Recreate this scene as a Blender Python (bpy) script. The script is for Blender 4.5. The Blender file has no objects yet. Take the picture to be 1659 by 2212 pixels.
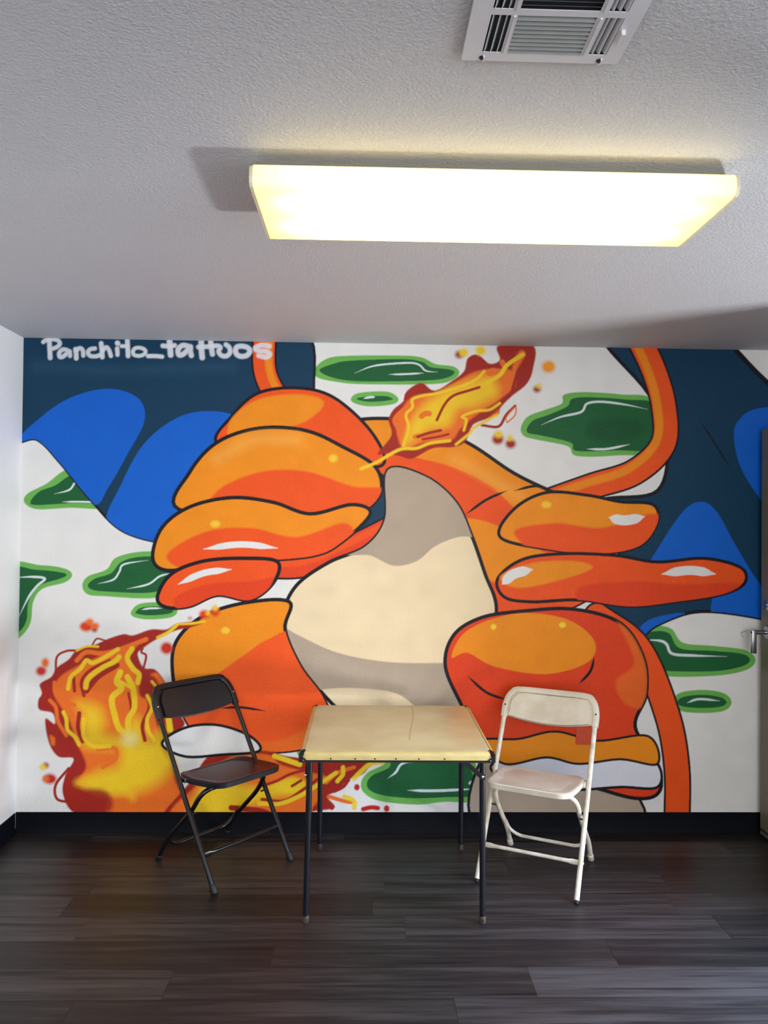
import bpy, bmesh, math, random
import numpy as np
from mathutils import Vector, Matrix
random.seed(7)
rng = np.random.default_rng(11)
SC = bpy.context.scene
COL = SC.collection
PI = math.pi

# ------------------------------------------------------------------ camera
CAM = (1.69156, -3.85099, 1.54768)
YAW, PITCH, ROLL, FPX = 0.0272488, 0.0123811, 0.0105992, 1661.0


def cam_axes():
    cy, sy, cp, sp = math.cos(YAW), math.sin(YAW), math.cos(PITCH), math.sin(PITCH)
    f = Vector((sy * cp, cy * cp, sp))
    r = Vector((cy, -sy, 0))
    u = r.cross(f)
    c, s = math.cos(ROLL), math.sin(ROLL)
    return c * r + s * u, -s * r + c * u, f


R_, U_, F_ = cam_axes()
cd = bpy.data.cameras.new('camera')
cam = bpy.data.objects.new('camera', cd)
COL.objects.link(cam)
cam.matrix_world = Matrix(((R_.x, U_.x, -F_.x, CAM[0]), (R_.y, U_.y, -F_.y, CAM[1]),
                           (R_.z, U_.z, -F_.z, CAM[2]), (0, 0, 0, 1)))
cd.sensor_fit = 'HORIZONTAL'
cd.sensor_width = 36.0
cd.lens = FPX / 1659.0 * 36.0
cd.clip_start = 0.05
SC.camera = cam

# ------------------------------------------------------------------ light and exposure
SC.view_settings.view_transform = 'Standard'
SC.view_settings.look = 'None'
SC.view_settings.gamma = 1.0
SC.view_settings.use_curve_mapping = False
SC.view_settings.exposure = 0.10
try:
    SC.cycles.use_denoising = True
    SC.cycles.max_bounces = 10
    SC.cycles.diffuse_bounces = 6
    SC.cycles.sample_clamp_indirect = 6.0
except Exception:
    pass

W = bpy.data.worlds.new('daylight_sky')
SC.world = W
W.use_nodes = True
W.node_tree.nodes['Background'].inputs[0].default_value = (0.62, 0.76, 1.0, 1)
W.node_tree.nodes['Background'].inputs[1].default_value = 0.35


def area(name, loc, target, sx, sy, power, color, spread=PI):
    l = bpy.data.lights.new(name, 'AREA')
    l.shape = 'RECTANGLE'
    l.size, l.size_y = sx, sy
    l.energy = power
    l.color = color
    l.spread = spread
    o = bpy.data.objects.new(name, l)
    COL.objects.link(o)
    o.location = loc
    o.rotation_euler = (Vector(target) - Vector(loc)).to_track_quat('-Z', 'Y').to_euler()
    return o


# daylight: sun patches on the pavement outside the open doorway, sky through the doorway and the shop window
area('sunlit_pavement_light', (5.25, -2.0, 0.10), (1.4, -1.8, 2.36), 0.45, 0.32, 112, (0.93, 0.96, 1.0))
area('sunlit_kerb_light', (5.4, 0.38, 0.12), (2.3, -2.2, 2.4), 0.3, 0.2, 50, (0.80, 0.88, 1.0))
area('doorway_sky_light', (3.96, -1.6, 1.25), (2.75, -1.55, 0.0), 0.95, 1.5, 36, (0.50, 0.68, 1.0), 1.45)
area('shop_window_light', (2.1, -5.85, 1.45), (2.3, 0.0, 1.05), 2.6, 1.9, 49, (0.96, 0.97, 1.0), 2.2)

area('side_window_light', (3.74, -3.95, 1.45), (0.0, -1.5, 0.9), 1.9, 1.3, 26, (0.84, 0.91, 1.0), 2.1)

# ------------------------------------------------------------------ materials


def lin(c):
    out = []
    for v in c[:3]:
        v = v / 255.0
        out.append(v / 12.92 if v <= 0.04045 else ((v + 0.055) / 1.055) ** 2.4)
    return out


def mat(name, rgb, rough=0.5, metal=0.0, noise=0.0, nscale=30.0, bump=0.0, bscale=200.0, spec=0.5, rgb2=None, stretch=None, coat=0.0):
    m = bpy.data.materials.new(name)
    m.use_nodes = True
    nt = m.node_tree
    b = nt.nodes['Principled BSDF']
    b.inputs['Roughness'].default_value = rough
    b.inputs['Metallic'].default_value = metal
    b.inputs['Specular IOR Level'].default_value = spec
    b.inputs['Coat Weight'].default_value = coat
    c = lin(rgb) + [1]
    b.inputs['Base Color'].default_value = c
    tc = nt.nodes.new('ShaderNodeTexCoord')
    mp = nt.nodes.new('ShaderNodeMapping')
    nt.links.new(tc.outputs['Object'], mp.inputs[0])
    if stretch:
        mp.inputs['Scale'].default_value = stretch
    n = nt.nodes.new('ShaderNodeTexNoise')
    n.inputs['Scale'].default_value = nscale
    n.inputs['Detail'].default_value = 5
    nt.links.new(mp.outputs[0], n.inputs['Vector'])
    r = nt.nodes.new('ShaderNodeValToRGB')
    r.color_ramp.elements[0].position = 0.38
    r.color_ramp.elements[1].position = 0.66
    d = lin(rgb2) + [1] if rgb2 else [v * (1 - noise) for v in c[:3]] + [1]
    r.color_ramp.elements[0].color = d
    r.color_ramp.elements[1].color = c
    nt.links.new(n.outputs[0], r.inputs[0])
    nt.links.new(r.outputs[0], b.inputs['Base Color'])
    if bump:
        n2 = nt.nodes.new('ShaderNodeTexNoise')
        n2.inputs['Scale'].default_value = bscale
        n2.inputs['Detail'].default_value = 3
        nt.links.new(tc.outputs['Object'], n2.inputs['Vector'])
        bp = nt.nodes.new('ShaderNodeBump')
        bp.inputs['Distance'].default_value = bump
        bp.inputs['Strength'].default_value = 1.0
        nt.links.new(n2.outputs[0], bp.inputs['Height'])
        nt.links.new(bp.outputs[0], b.inputs['Normal'])
    return m


M = {}
M['wall'] = mat('white_wall_paint', (240, 240, 240), 0.5, noise=0.03, nscale=3, bump=0.0012, bscale=95)
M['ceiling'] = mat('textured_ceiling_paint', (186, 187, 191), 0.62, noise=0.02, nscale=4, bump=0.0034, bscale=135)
M['base'] = mat('black_vinyl_base', (7, 10, 19), 0.6, noise=0.3, nscale=8, spec=0.12)
M['black_plastic'] = mat('black_plastic', (20, 22, 28), 0.36, noise=0.15, nscale=20, bump=0.0003, bscale=500)
M['black_metal'] = mat('black_enamel', (15, 15, 17), 0.28, noise=0.2, nscale=40)
M['navy_metal'] = mat('black_table_enamel', (18, 20, 28), 0.3, noise=0.3, nscale=30)
M['rubber'] = mat('black_rubber', (14, 14, 15), 0.6, noise=0.2)
M['cream_plastic'] = mat('aged_white_plastic', (226, 219, 200), 0.42, rgb2=(208, 198, 176), nscale=9, bump=0.0003, bscale=300)
M['cream_metal'] = mat('aged_white_enamel', (228, 222, 208), 0.34, rgb2=(205, 192, 168), nscale=22)
M['chrome'] = mat('brushed_nickel', (186, 188, 192), 0.25, metal=1.0, noise=0.1)
M['rivet_bright'] = mat('bright_rivet', (215, 215, 215), 0.3, metal=0.9)
M['rivet_dark'] = mat('dark_rivet', (40, 34, 30), 0.5, metal=0.5)
M['rust'] = mat('rusty_foot', (84, 66, 54), 0.6, rgb2=(40, 34, 32), nscale=60)
M['band'] = mat('tan_vinyl_edge', (205, 184, 118), 0.33, rgb2=(188, 168, 108), nscale=14, stretch=(1, 1, 3), bump=0.0004, bscale=160)
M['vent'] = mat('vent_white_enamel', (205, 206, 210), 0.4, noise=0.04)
M['slat'] = mat('shaded_grey_slat', (138, 138, 134), 0.6, noise=0.08)  # shade on the camera-facing centre louvres, put into the colour as darker grey
M['duct'] = mat('dark_duct', (44, 46, 54), 0.7, noise=0.2)
M['door'] = mat('olive_grey_door_paint', (104, 100, 86), 0.42, noise=0.06, nscale=6)
M['fixture'] = mat('cream_fixture_enamel', (208, 200, 168), 0.45, noise=0.03)
M['pavement'] = mat('concrete_pavement', (168, 164, 156), 0.85, noise=0.2, nscale=5)
M['plate'] = mat('orange_painted_plate', (214, 76, 38), 0.42, noise=0.06, nscale=30, bump=0.0004, bscale=200)
M['seam'] = mat('door_sweep', (40, 38, 34), 0.5, noise=0.1)
M['ink'] = mat('door_edge', (70, 68, 60), 0.5, noise=0.05)
g = bpy.data.materials.new('window_glass')
g.use_nodes = True
gb = g.node_tree.nodes['Principled BSDF']
gb.inputs['Transmission Weight'].default_value = 1.0
gb.inputs['Roughness'].default_value = 0.0
gb.inputs['IOR'].default_value = 1.01
gb.inputs['Base Color'].default_value = (0.97, 0.99, 1, 1)
M['glass'] = g

# ------------------------------------------------------------------ helpers


def obj(name, bm, m, parent=None, smooth=True, loc=None):
    me = bpy.data.meshes.new(name)
    bmesh.ops.remove_doubles(bm, verts=bm.verts, dist=1e-6)
    bmesh.ops.recalc_face_normals(bm, faces=bm.faces)
    bm.to_mesh(me)
    bm.free()
    me.materials.append(m)
    if smooth:
        for p in me.polygons:
            p.use_smooth = True
        try:
            me.set_sharp_from_angle(angle=math.radians(38))
        except Exception:
            pass
    o = bpy.data.objects.new(name, me)
    COL.objects.link(o)
    if parent:
        o.parent = parent
    if loc:
        o.location = loc
    return o


def struct(name, bm, m, parent=None, smooth=False, label=None):
    o = obj(name, bm, m, parent, smooth)
    if not parent:
        o['kind'] = 'structure'
    if label:
        o['label'] = label
    return o


def thing(name, label, cat, loc=(0, 0, 0), rz=0.0, group=None):
    o = bpy.data.objects.new(name, None)
    COL.objects.link(o)
    o.empty_display_size = 0.1
    o.location = loc
    o.rotation_euler = (0, 0, rz)
    o['label'] = label
    o['category'] = cat
    if group:
        o['group'] = group
    return o


def box(x0, x1, y0, y1, z0, z1, bm=None, bev=0.0):
    bm = bm or bmesh.new()
    v = [bm.verts.new((x, y, z)) for x in (x0, x1) for y in (y0, y1) for z in (z0, z1)]
    fs = [(0, 1, 3, 2), (4, 6, 7, 5), (0, 4, 5, 1), (2, 3, 7, 6), (0, 2, 6, 4), (1, 5, 7, 3)]
    ff = [bm.faces.new([v[i] for i in f]) for f in fs]
    if bev:
        es = set(e for f in ff for e in f.edges)
        bmesh.ops.bevel(bm, geom=list(es), offset=bev, segments=2, affect='EDGES', profile=0.5)
    return bm


def fillet(pts, r, n=7):
    """round the inner corners of a polyline; r is one radius or one per inner corner"""
    P = [Vector(p) for p in pts]
    out = [P[0]]
    for i in range(1, len(P) - 1):
        rr = r[i - 1] if isinstance(r, (list, tuple)) else r
        a, b, c = P[i - 1], P[i], P[i + 1]
        d1, d2 = (a - b), (c - b)
        l = min(rr, d1.length * 0.49, d2.length * 0.49)
        s, e = b + d1.normalized() * l, b + d2.normalized() * l
        for k in range(n + 1):
            t = k / n
            out.append(s * (1 - t) ** 2 + b * 2 * t * (1 - t) + e * t * t)
    out.append(P[-1])
    return out


def tube(pts, rad, bm=None, seg=14, caps=True, flat=None):
    """sweep a circle (or per-point (ra, rb) ellipse) along points"""
    bm = bm or bmesh.new()
    P = [Vector(p) for p in pts]
    n = len(P)
    T = []
    for i in range(n):
        a = P[max(i - 1, 0)]
        b = P[min(i + 1, n - 1)]
        T.append((b - a).normalized())
    up = Vector((0, 0, 1)) if abs(T[0].z) < 0.9 else Vector((0, 1, 0))
    N = (up - T[0] * up.dot(T[0])).normalized()
    rings = []
    for i in range(n):
        N = (N - T[i] * N.dot(T[i])).normalized()
        B = T[i].cross(N)
        rr = rad[i] if isinstance(rad, (list, tuple)) else rad
        ra, rb = rr if isinstance(rr, (list, tuple)) else (rr, rr)
        rings.append([bm.verts.new(P[i] + N * (ra * math.cos(2 * PI * k / seg)) + B * (rb * math.sin(2 * PI * k / seg))) for k in range(seg)])
    for i in range(n - 1):
        for k in range(seg):
            bm.faces.new((rings[i][k], rings[i][(k + 1) % seg], rings[i + 1][(k + 1) % seg], rings[i + 1][k]))
    if caps:
        bm.faces.new(rings[0][::-1])
        bm.faces.new(rings[-1])
    return bm


def disc_stack(c, axis, prof, seg=24, bm=None):
    """lathe: prof = [(t along axis, radius)]"""
    bm = bm or bmesh.new()
    ax = Vector(axis).normalized()
    c = Vector(c)
    up = Vector((0, 0, 1)) if abs(ax.z) < 0.9 else Vector((1, 0, 0))
    N = (up - ax * up.dot(ax)).normalized()
    B = ax.cross(N)
    rings = []
    for t, r in prof:
        rings.append([bm.verts.new(c + ax * t + N * (r * math.cos(2 * PI * k / seg)) + B * (r * math.sin(2 * PI * k / seg))) for k in range(seg)])
    for i in range(len(rings) - 1):
        for k in range(seg):
            bm.faces.new((rings[i][k], rings[i][(k + 1) % seg], rings[i + 1][(k + 1) % seg], rings[i + 1][k]))
    bm.faces.new(rings[0][::-1])
    bm.faces.new(rings[-1])
    return bm


def rounded_outline(corners, radii, n=8):
    """closed 2-D outline with rounded corners"""
    m = len(corners)
    out = []
    for i in range(m):
        a, b, c = Vector(corners[i - 1]), Vector(corners[i]), Vector(corners[(i + 1) % m])
        d1, d2 = a - b, c - b
        l = min(radii[i], d1.length * 0.49, d2.length * 0.49)
        s, e = b + d1.normalized() * l, b + d2.normalized() * l
        for k in range(n + 1):
            t = k / n
            out.append(s * (1 - t) ** 2 + b * 2 * t * (1 - t) + e * t * t)
    return out


def bridge(bm, r0, r1):
    n = len(r0)
    for k in range(n):
        bm.faces.new((r0[k], r0[(k + 1) % n], r1[(k + 1) % n], r1[k]))


# ================================================================== the room
CEIL, XR, YF = 2.44, 3.80, -6.0
TH = 0.12

# floor: planks as faces of one mesh, each with its own tone
def make_floor():
    bm = bmesh.new()
    lay = bm.loops.layers.float_color.new('plank')
    pitch, L = 0.1745, 1.22
    known = {3: 3.018, 4: 1.748, 5: 1.869, 6: 1.387, 7: 1.059, 8: 0.784, 2: 1.133}
    tones = {(4, 1.748): 0.42}
    y = 0.0
    row = 0
    yoff = 0.117      # first seam
    ys = [0.0]
    yy = -yoff
    while yy > YF:
        ys.append(yy)
        yy -= pitch
    ys.append(YF)
    for row in range(len(ys) - 1):
        y0, y1 = ys[row + 1], ys[row]
        x = known.get(row, random.random() * L)
        while x > 0:
            x -= L
        while x < XR:
            a, b = max(x, 0.0), min(x + L, XR)
            if b > a:
                g = 0.0006
                vs = [bm.verts.new(p) for p in ((a + g, y0 + g, 0), (b - g, y0 + g, 0), (b - g, y1 - g, 0), (a + g, y1 - g, 0))]
                f = bm.faces.new(vs)
                c = (random.random(), random.random(), random.random(), 1)
                for lp in f.loops:
                    lp[lay] = c
            x += L
    # slab under the planks
    box(-TH, XR + TH, YF - TH, TH, -0.08, -0.0012, bm)
    return bm


fm = bpy.data.materials.new('dark_wood_planks')
fm.use_nodes = True
nt = fm.node_tree
b = nt.nodes['Principled BSDF']
b.inputs['Roughness'].default_value = 0.44
b.inputs['Specular IOR Level'].default_value = 0.3
at = nt.nodes.new('ShaderNodeAttribute')
at.attribute_name = 'plank'
tc = nt.nodes.new('ShaderNodeTexCoord')
vm = nt.nodes.new('ShaderNodeVectorMath')
vm.operation = 'MULTIPLY_ADD'
vm.inputs[1].default_value = (9, 9, 9)
nt.links.new(at.outputs['Color'], vm.inputs[0])
nt.links.new(tc.outputs['Object'], vm.inputs[2])


def streak(sx, sy, detail, lo, hi):
    mp = nt.nodes.new('ShaderNodeMapping')
    mp.inputs['Scale'].default_value = (sx, sy, 1)
    nt.links.new(vm.outputs[0], mp.inputs[0])
    n = nt.nodes.new('ShaderNodeTexNoise')
    n.inputs['Scale'].default_value = 1.0
    n.inputs['Detail'].default_value = detail
    n.inputs['Distortion'].default_value = 0.25
    nt.links.new(mp.outputs[0], n.inputs[0])
    r = nt.nodes.new('ShaderNodeMapRange')
    r.inputs[1].default_value, r.inputs[2].default_value = lo, hi
    nt.links.new(n.outputs[0], r.inputs[0])
    return r.outputs[0]


s1 = streak(1.6, 26, 5, 0.32, 0.7)
s2 = streak(5, 150, 4, 0.3, 0.7)
s3 = streak(1.1, 34, 2, 0.62, 0.72)
sep = nt.nodes.new('ShaderNodeSeparateColor')
nt.links.new(at.outputs['Color'], sep.inputs[0])


def mth(op, a, bb):
    n = nt.nodes.new('ShaderNodeMath')
    n.operation = op
    for i, v in enumerate((a, bb)):
        if isinstance(v, (int, float)):
            n.inputs[i].default_value = v
        else:
            nt.links.new(v, n.inputs[i])
    return n.outputs[0]


tone = mth('ADD', mth('MULTIPLY', s1, 0.5), mth('ADD', mth('MULTIPLY', s2, 0.25), mth('MULTIPLY', sep.outputs[0], 0.5)))
tone = mth('SUBTRACT', tone, mth('MULTIPLY', s3, 0.5))
cr = nt.nodes.new('ShaderNodeValToRGB')
e = cr.color_ramp.elements
e[0].position, e[0].color = 0.0, lin((15, 14, 15)) + [1]
e[1].position, e[1].color = 1.0, lin((66, 61, 60)) + [1]
k = e.new(0.5)
k.color = lin((35, 31, 31)) + [1]
nt.links.new(tone, cr.inputs[0])
nt.links.new(cr.outputs[0], b.inputs['Base Color'])
bp = nt.nodes.new('ShaderNodeBump')
bp.inputs['Distance'].default_value = 0.0003
nt.links.new(s2, bp.inputs['Height'])
nt.links.new(bp.outputs[0], b.inputs['Normal'])
fl = obj('floor', make_floor(), fm, smooth=False)
fl['kind'] = 'structure'

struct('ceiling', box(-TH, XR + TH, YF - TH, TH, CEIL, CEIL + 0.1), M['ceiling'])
struct('wall_left', box(-TH, 0, YF, 0, 0, CEIL), M['wall'])
wb = struct('wall_back', box(-TH, XR + TH, 0, TH, 0, CEIL), M['wall'])

# right wall with an open doorway and a shop window
DY0, DY1, DZ = -2.14, -1.05, 2.06
WY0, WY1, WZ0, WZ1 = -5.4, -3.1, 0.75, 2.15
bm = bmesh.new()
for a in ((DY1, 0, 0, CEIL), (DY0, DY1, DZ, CEIL), (WY1, DY0, 0, CEIL), (WY0, WY1, 0, WZ0), (WY0, WY1, WZ1, CEIL), (YF, WY0, 0, CEIL)):
    box(XR, XR + TH, a[0], a[1], a[2], a[3], bm)
struct('wall_right', bm, M['wall'])
w1 = obj('window_1', box(XR + 0.05, XR + 0.056, WY0 + .03, WY1 - .03, WZ0 + .03, WZ1 - .03), M['glass'], smooth=False)
w1['kind'] = 'structure'
bm = bmesh.new()
for a in ((WY0, WY1, WZ0, WZ0 + .04), (WY0, WY1, WZ1 - .04, WZ1), (WY0, WY0 + .04, WZ0 + .04, WZ1 - .04), (WY1 - .04, WY1, WZ0 + .04, WZ1 - .04)):
    box(XR + 0.03, XR + 0.08, a[0], a[1], a[2], a[3], bm)
obj('window_frame', bm, M['fixture'], w1, smooth=False)
# front wall (behind the viewer) with a wide shop window
FX0, FX1, FZ0, FZ1 = 0.4, 3.4, 0.5, 2.3
bm = bmesh.new()
for a in ((-TH, FX0, 0, CEIL), (FX1, XR + TH, 0, CEIL), (FX0, FX1, 0, FZ0), (FX0, FX1, FZ1, CEIL)):
    box(a[0], a[1], YF - TH, YF, a[2], a[3], bm)
struct('wall_front', bm, M['wall'])
gr = struct('ground', box(-4, 12, -12, 4, -0.2, -0.1), M['pavement'])

# cove base
def cove(name, pts, nrm):
    """profile swept along a straight wall run"""
    prof = [(0.0, 0.0), (0.014, 0.0), (0.013, 0.006), (0.006, 0.016), (0.0035, 0.022), (0.003, 0.097), (0.0, 0.1)]
    bm = bmesh.new()
    a, b2 = Vector(pts[0]), Vector(pts[1])
    n = Vector(nrm)
    rs = []
    for p in (a, b2):
        rs.append([bm.verts.new(p + n * u + Vector((0, 0, v))) for u, v in prof])
    m = len(prof)
    for k in range(m):
        bm.faces.new((rs[0][k], rs[0][(k + 1) % m], rs[1][(k + 1) % m], rs[1][k]))
    bm.faces.new(rs[0])
    bm.faces.new(rs[1][::-1])
    o = obj(name, bm, M['base'])
    o['kind'] = 'structure'
    return o


cove('baseboard_back', ((0.0, -0.0005, 0), (XR, -0.0005, 0)), (0, -1, 0))
cove('baseboard_left', ((0.0005, -0.0145, 0), (0.0005, YF + .01, 0)), (1, 0, 0))
cove('baseboard_right', ((XR - .0005, -0.0145, 0), (XR - .0005, DY1, 0)), (-1, 0, 0))

# doorway frame
bm = bmesh.new()
box(XR - .015, XR + TH + .015, DY1 - .04, DY1, 0, DZ, bm)
box(XR - .015, XR + TH + .015, DY0, DY0 + .04, 0, DZ, bm)
box(XR - .015, XR + TH + .015, DY0, DY1, DZ - .04, DZ, bm)
df = obj('trim_1', bm, M['door'], smooth=False)
df['kind'] = 'structure'

# door leaf folded back against the right wall
d1 = thing('door_1', 'olive grey door leaf standing open against the right wall', 'door', (3.70, -0.52, 0))
d1['kind'] = 'structure'
del d1['category']
obj('door_leaf', box(-.012, .033, -.455, .470, .012, 2.028, bev=.002), M['door'], d1, smooth=False)
obj('door_sweep', box(-.017, -.0115, -.45, .466, .034, .044), M['seam'], d1, smooth=False)
bm = disc_stack((-.012, .40, 1.023), (-1, 0, 0), [(0, .036), (.004, .036), (.008, .033), (.010, .030)])
hd = obj('door_handle', bm, M['chrome'], d1)
bm = tube([(-.02, .40, 1.023), (-.078, .40, 1.023)], .0105)
box(-.096, -.074, .389, .411, .920, 1.036, bm, bev=.003)
obj('lever', bm, M['chrome'], hd)
bm = disc_stack((-.096, .40, 1.022), (-1, 0, 0), [(0, .006), (.0012, .006)], seg=12)
obj('set_screw', bm, M['rivet_dark'], hd)
bm = disc_stack((-.012, .40, 1.158), (-1, 0, 0), [(0, .028), (.006, .027), (.010, .022), (.012, .014), (.018, .013)])
obj('deadbolt', bm, M['chrome'], d1)

# ================================================================== the mural (paint on the back wall)


def wall_point(px, py):
    """point of the back wall (x, z) that the photograph shows at a pixel"""
    d = R_ * ((px - 829.5) / FPX) + U_ * (-(py - 1106.0) / FPX) + F_
    t = (0 - CAM[1]) / d.y
    return (CAM[0] + d.x * t, CAM[2] + d.z * t)


STEP = 0.0028
NX, NZ = int(XR / STEP) + 1, int((CEIL - 0.09) / STEP) + 1
XS = np.linspace(0, XR, NX)
ZS = np.linspace(0.09, CEIL, NZ)
CV = np.empty((NZ, NX, 3), dtype=np.float32)
PXM = 1 / 437.0         # one photograph pixel on the wall, in metres


def paint_col(c):
    return np.array([min(v * 1.0, 0.93) for v in lin(c)], dtype=np.float32)


def smooth_closed(pts, n=8):
    P = np.array(pts, float)
    out = []
    m = len(P)
    for i in range(m):
        p0, p1, p2, p3 = P[i - 1], P[i], P[(i + 1) % m], P[(i + 2) % m]
        for k in range(n):
            t = k / n
            out.append(0.5 * ((2 * p1) + (-p0 + p2) * t + (2 * p0 - 5 * p1 + 4 * p2 - p3) * t ** 2 + (-p0 + 3 * p1 - 3 * p2 + p3) * t ** 3))
    return np.array(out)


def smooth_open(pts, n=8):
    P = np.array(pts, float)
    if len(P) < 3:
        return P
    P = np.vstack([2 * P[0] - P[1], P, 2 * P[-1] - P[-2]])
    out = []
    for i in range(1, len(P) - 2):
        p0, p1, p2, p3 = P[i - 1], P[i], P[i + 1], P[i + 2]
        for k in range(n):
            t = k / n
            out.append(0.5 * ((2 * p1) + (-p0 + p2) * t + (2 * p0 - 5 * p1 + 4 * p2 - p3) * t ** 2 + (-p0 + 3 * p1 - 3 * p2 + p3) * t ** 3))
    out.append(P[-2])
    return np.array(out)


def to_wall(pts):
    return np.array([wall_point(a, c) for a, c in pts])


def window(Q, pad):
    x0, x1 = Q[:, 0].min() - pad, Q[:, 0].max() + pad
    z0, z1 = Q[:, 1].min() - pad, Q[:, 1].max() + pad
    i0, i1 = np.searchsorted(XS, x0), np.searchsorted(XS, x1)
    j0, j1 = np.searchsorted(ZS, z0), np.searchsorted(ZS, z1)
    return max(i0, 0), min(i1, NX), max(j0, 0), min(j1, NZ)


def seg_dist(X, Z, Q, closed, wid=None):
    D = np.full(X.shape, 1e9, dtype=np.float32)
    m = len(Q)
    for i in range(m if closed else m - 1):
        a, c = Q[i], Q[(i + 1) % m]
        d = c - a
        L = float(d @ d) + 1e-12
        t = np.clip(((X - a[0]) * d[0] + (Z - a[1]) * d[1]) / L, 0, 1)
        e = np.sqrt((X - a[0] - t * d[0]) ** 2 + (Z - a[1] - t * d[1]) ** 2)
        if wid is not None:
            e = e - (wid[i] * (1 - t) + wid[min(i + 1, m - 1)] * t)
        np.minimum(D, e, out=D)
    return D


def inside(X, Z, Q):
    r = np.zeros(X.shape, bool)
    m = len(Q)
    for i in range(m):
        a, c = Q[i], Q[(i + 1) % m]
        if a[1] == c[1]:
            continue
        cond = ((a[1] > Z) != (c[1] > Z))
        r ^= cond & (X < (c[0] - a[0]) * (Z - a[1]) / (c[1] - a[1]) + a[0])
    return r


def blend(win, A, col):
    i0, i1, j0, j1 = win
    A = A[..., None]
    CV[j0:j1, i0:i1] = CV[j0:j1, i0:i1] * (1 - A) + col * A


def fill(pts, col, soft=1.6, alpha=1.0, outline=0, oc=(22, 20, 28), clip=None, smooth=True, grow=0):
    P = smooth_closed(pts) if smooth else np.array(pts, float)
    Q = to_wall(P)
    pad = (soft + outline + grow + 3) * PXM
    win = window(Q, pad)
    i0, i1, j0, j1 = win
    if i1 <= i0 or j1 <= j0:
        return None
    X, Z = np.meshgrid(XS[i0:i1], ZS[j0:j1])
    D = seg_dist(X, Z, Q, True)
    I = inside(X, Z, Q)
    S = np.where(I, -D, D)                         # signed distance, metres
    A = np.clip(0.5 - (S - grow * PXM) / (soft * PXM), 0, 1) * alpha
    K = None
    if clip is not None:
        K = clip[j0:j1, i0:i1]
        A = A * K
    blend(win, A, paint_col(col))
    if outline:
        O = np.clip(0.5 - (D - outline * 0.5 * PXM) / (1.6 * PXM), 0, 1)
        if K is not None:
            O = O * K
        blend(win, O, paint_col(oc))
    full = np.zeros((NZ, NX), np.float32)
    full[j0:j1, i0:i1] = np.clip(0.5 - S / (1.6 * PXM), 0, 1)
    return full


def stroke(pts, w, col, soft=1.6, alpha=1.0, clip=None, taper=None, smooth=True):
    P = smooth_open(pts) if smooth else np.array(pts, float)
    Q = to_wall(P)
    n = len(Q)
    u = np.linspace(0, 1, n)
    wid = np.full(n, w * 0.5)
    if taper == 'both':
        wid = wid * np.clip(np.sin(PI * np.clip(u, 0.0, 1.0)) * 1.5, 0.1, 1)
    elif taper == 'end':
        wid = wid * (1 - u * 0.92)
    elif taper == 'start':
        wid = wid * (0.08 + u * 0.92)
    wid = wid * PXM
    win = window(Q, (w + soft + 3) * PXM)
    i0, i1, j0, j1 = win
    if i1 <= i0 or j1 <= j0:
        return
    X, Z = np.meshgrid(XS[i0:i1], ZS[j0:j1])
    S = seg_dist(X, Z, Q, False, wid)
    A = np.clip(0.5 - S / (soft * PXM), 0, 1) * alpha
    if clip is not None:
        A = A * clip[j0:j1, i0:i1]
    blend(win, A, paint_col(col))


def spot(x, y, rx, ry, col, soft=3, alpha=1.0, rot=0.0, outline=0, clip=None):
    a = np.linspace(0, 2 * PI, 15)[:-1]
    c, s = math.cos(math.radians(rot)), math.sin(math.radians(rot))
    pts = [(x + rx * math.cos(t) * c - ry * math.sin(t) * s, y + rx * math.cos(t) * s + ry * math.sin(t) * c) for t in a]
    return fill(pts, col, soft=soft, alpha=alpha, outline=outline, clip=clip)


WHITE, NAVY, BLUE = (230, 229, 225), (12, 56, 84), (10, 94, 198)
AMBER, ORANGE, DEEP = (238, 142, 24), (236, 84, 26), (222, 66, 26)
CREAM, TAUPE = (236, 216, 178), (176, 160, 142)
LGREEN, GREEN, DGREEN = (106, 176, 82), (26, 92, 50), (16, 74, 40)
RED, YEL, FLO, INK = (160, 38, 28), (240, 204, 38), (234, 112, 36), (22, 20, 28)
SHINE = (222, 234, 236)

CV[:] = paint_col(WHITE)

# ---- green pools
def pool(pts, inner_shrink=13, shines=()):
    fill(pts, LGREEN, soft=2.2)
    fill(pts, GREEN, soft=1.6, grow=-inner_shrink)
    for s in shines:
        stroke(s[0], s[1], SHINE, taper='both', alpha=0.92)


def pool2(outer, inner, shines=()):
    fill(outer, LGREEN, soft=2.2)
    m = fill(inner, GREEN, soft=1.6)
    for s in shines:
        stroke(s[0], s[1], SHINE, taper='both', alpha=0.92)
    return m


pool2([(53, 1085), (60, 1066), (100, 1045), (150, 1012), (230, 1008), (240, 1050), (235, 1096), (150, 1097), (80, 1100)],
      [(66, 1084), (85, 1062), (120, 1048), (160, 1024), (230, 1018), (240, 1050), (230, 1084), (150, 1087), (80, 1091)],
      [([(118, 1067), (150, 1058), (165, 1040), (190, 1033), (222, 1032)], 4), ([(135, 1084), (180, 1084), (222, 1086)], 4)])
pool2([(178, 1265), (190, 1245), (230, 1230), (250, 1205), (300, 1192), (350, 1195), (400, 1225), (380, 1270), (330, 1292), (230, 1288), (190, 1284)],
      [(190, 1264), (205, 1250), (240, 1238), (262, 1214), (300, 1203), (350, 1205), (390, 1230), (370, 1262), (325, 1280), (235, 1278), (200, 1274)],
      [([(212, 1261), (245, 1252), (258, 1235), (268, 1219), (320, 1210)], 4), ([(275, 1272), (320, 1262), (345, 1245), (370, 1238)], 4)])
pool([(283, 1322), (300, 1305), (340, 1301), (375, 1308), (383, 1322), (368, 1334), (320, 1338), (290, 1333)], 9, [([(306, 1317), (325, 1314), (350, 1314)], 4)])
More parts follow.
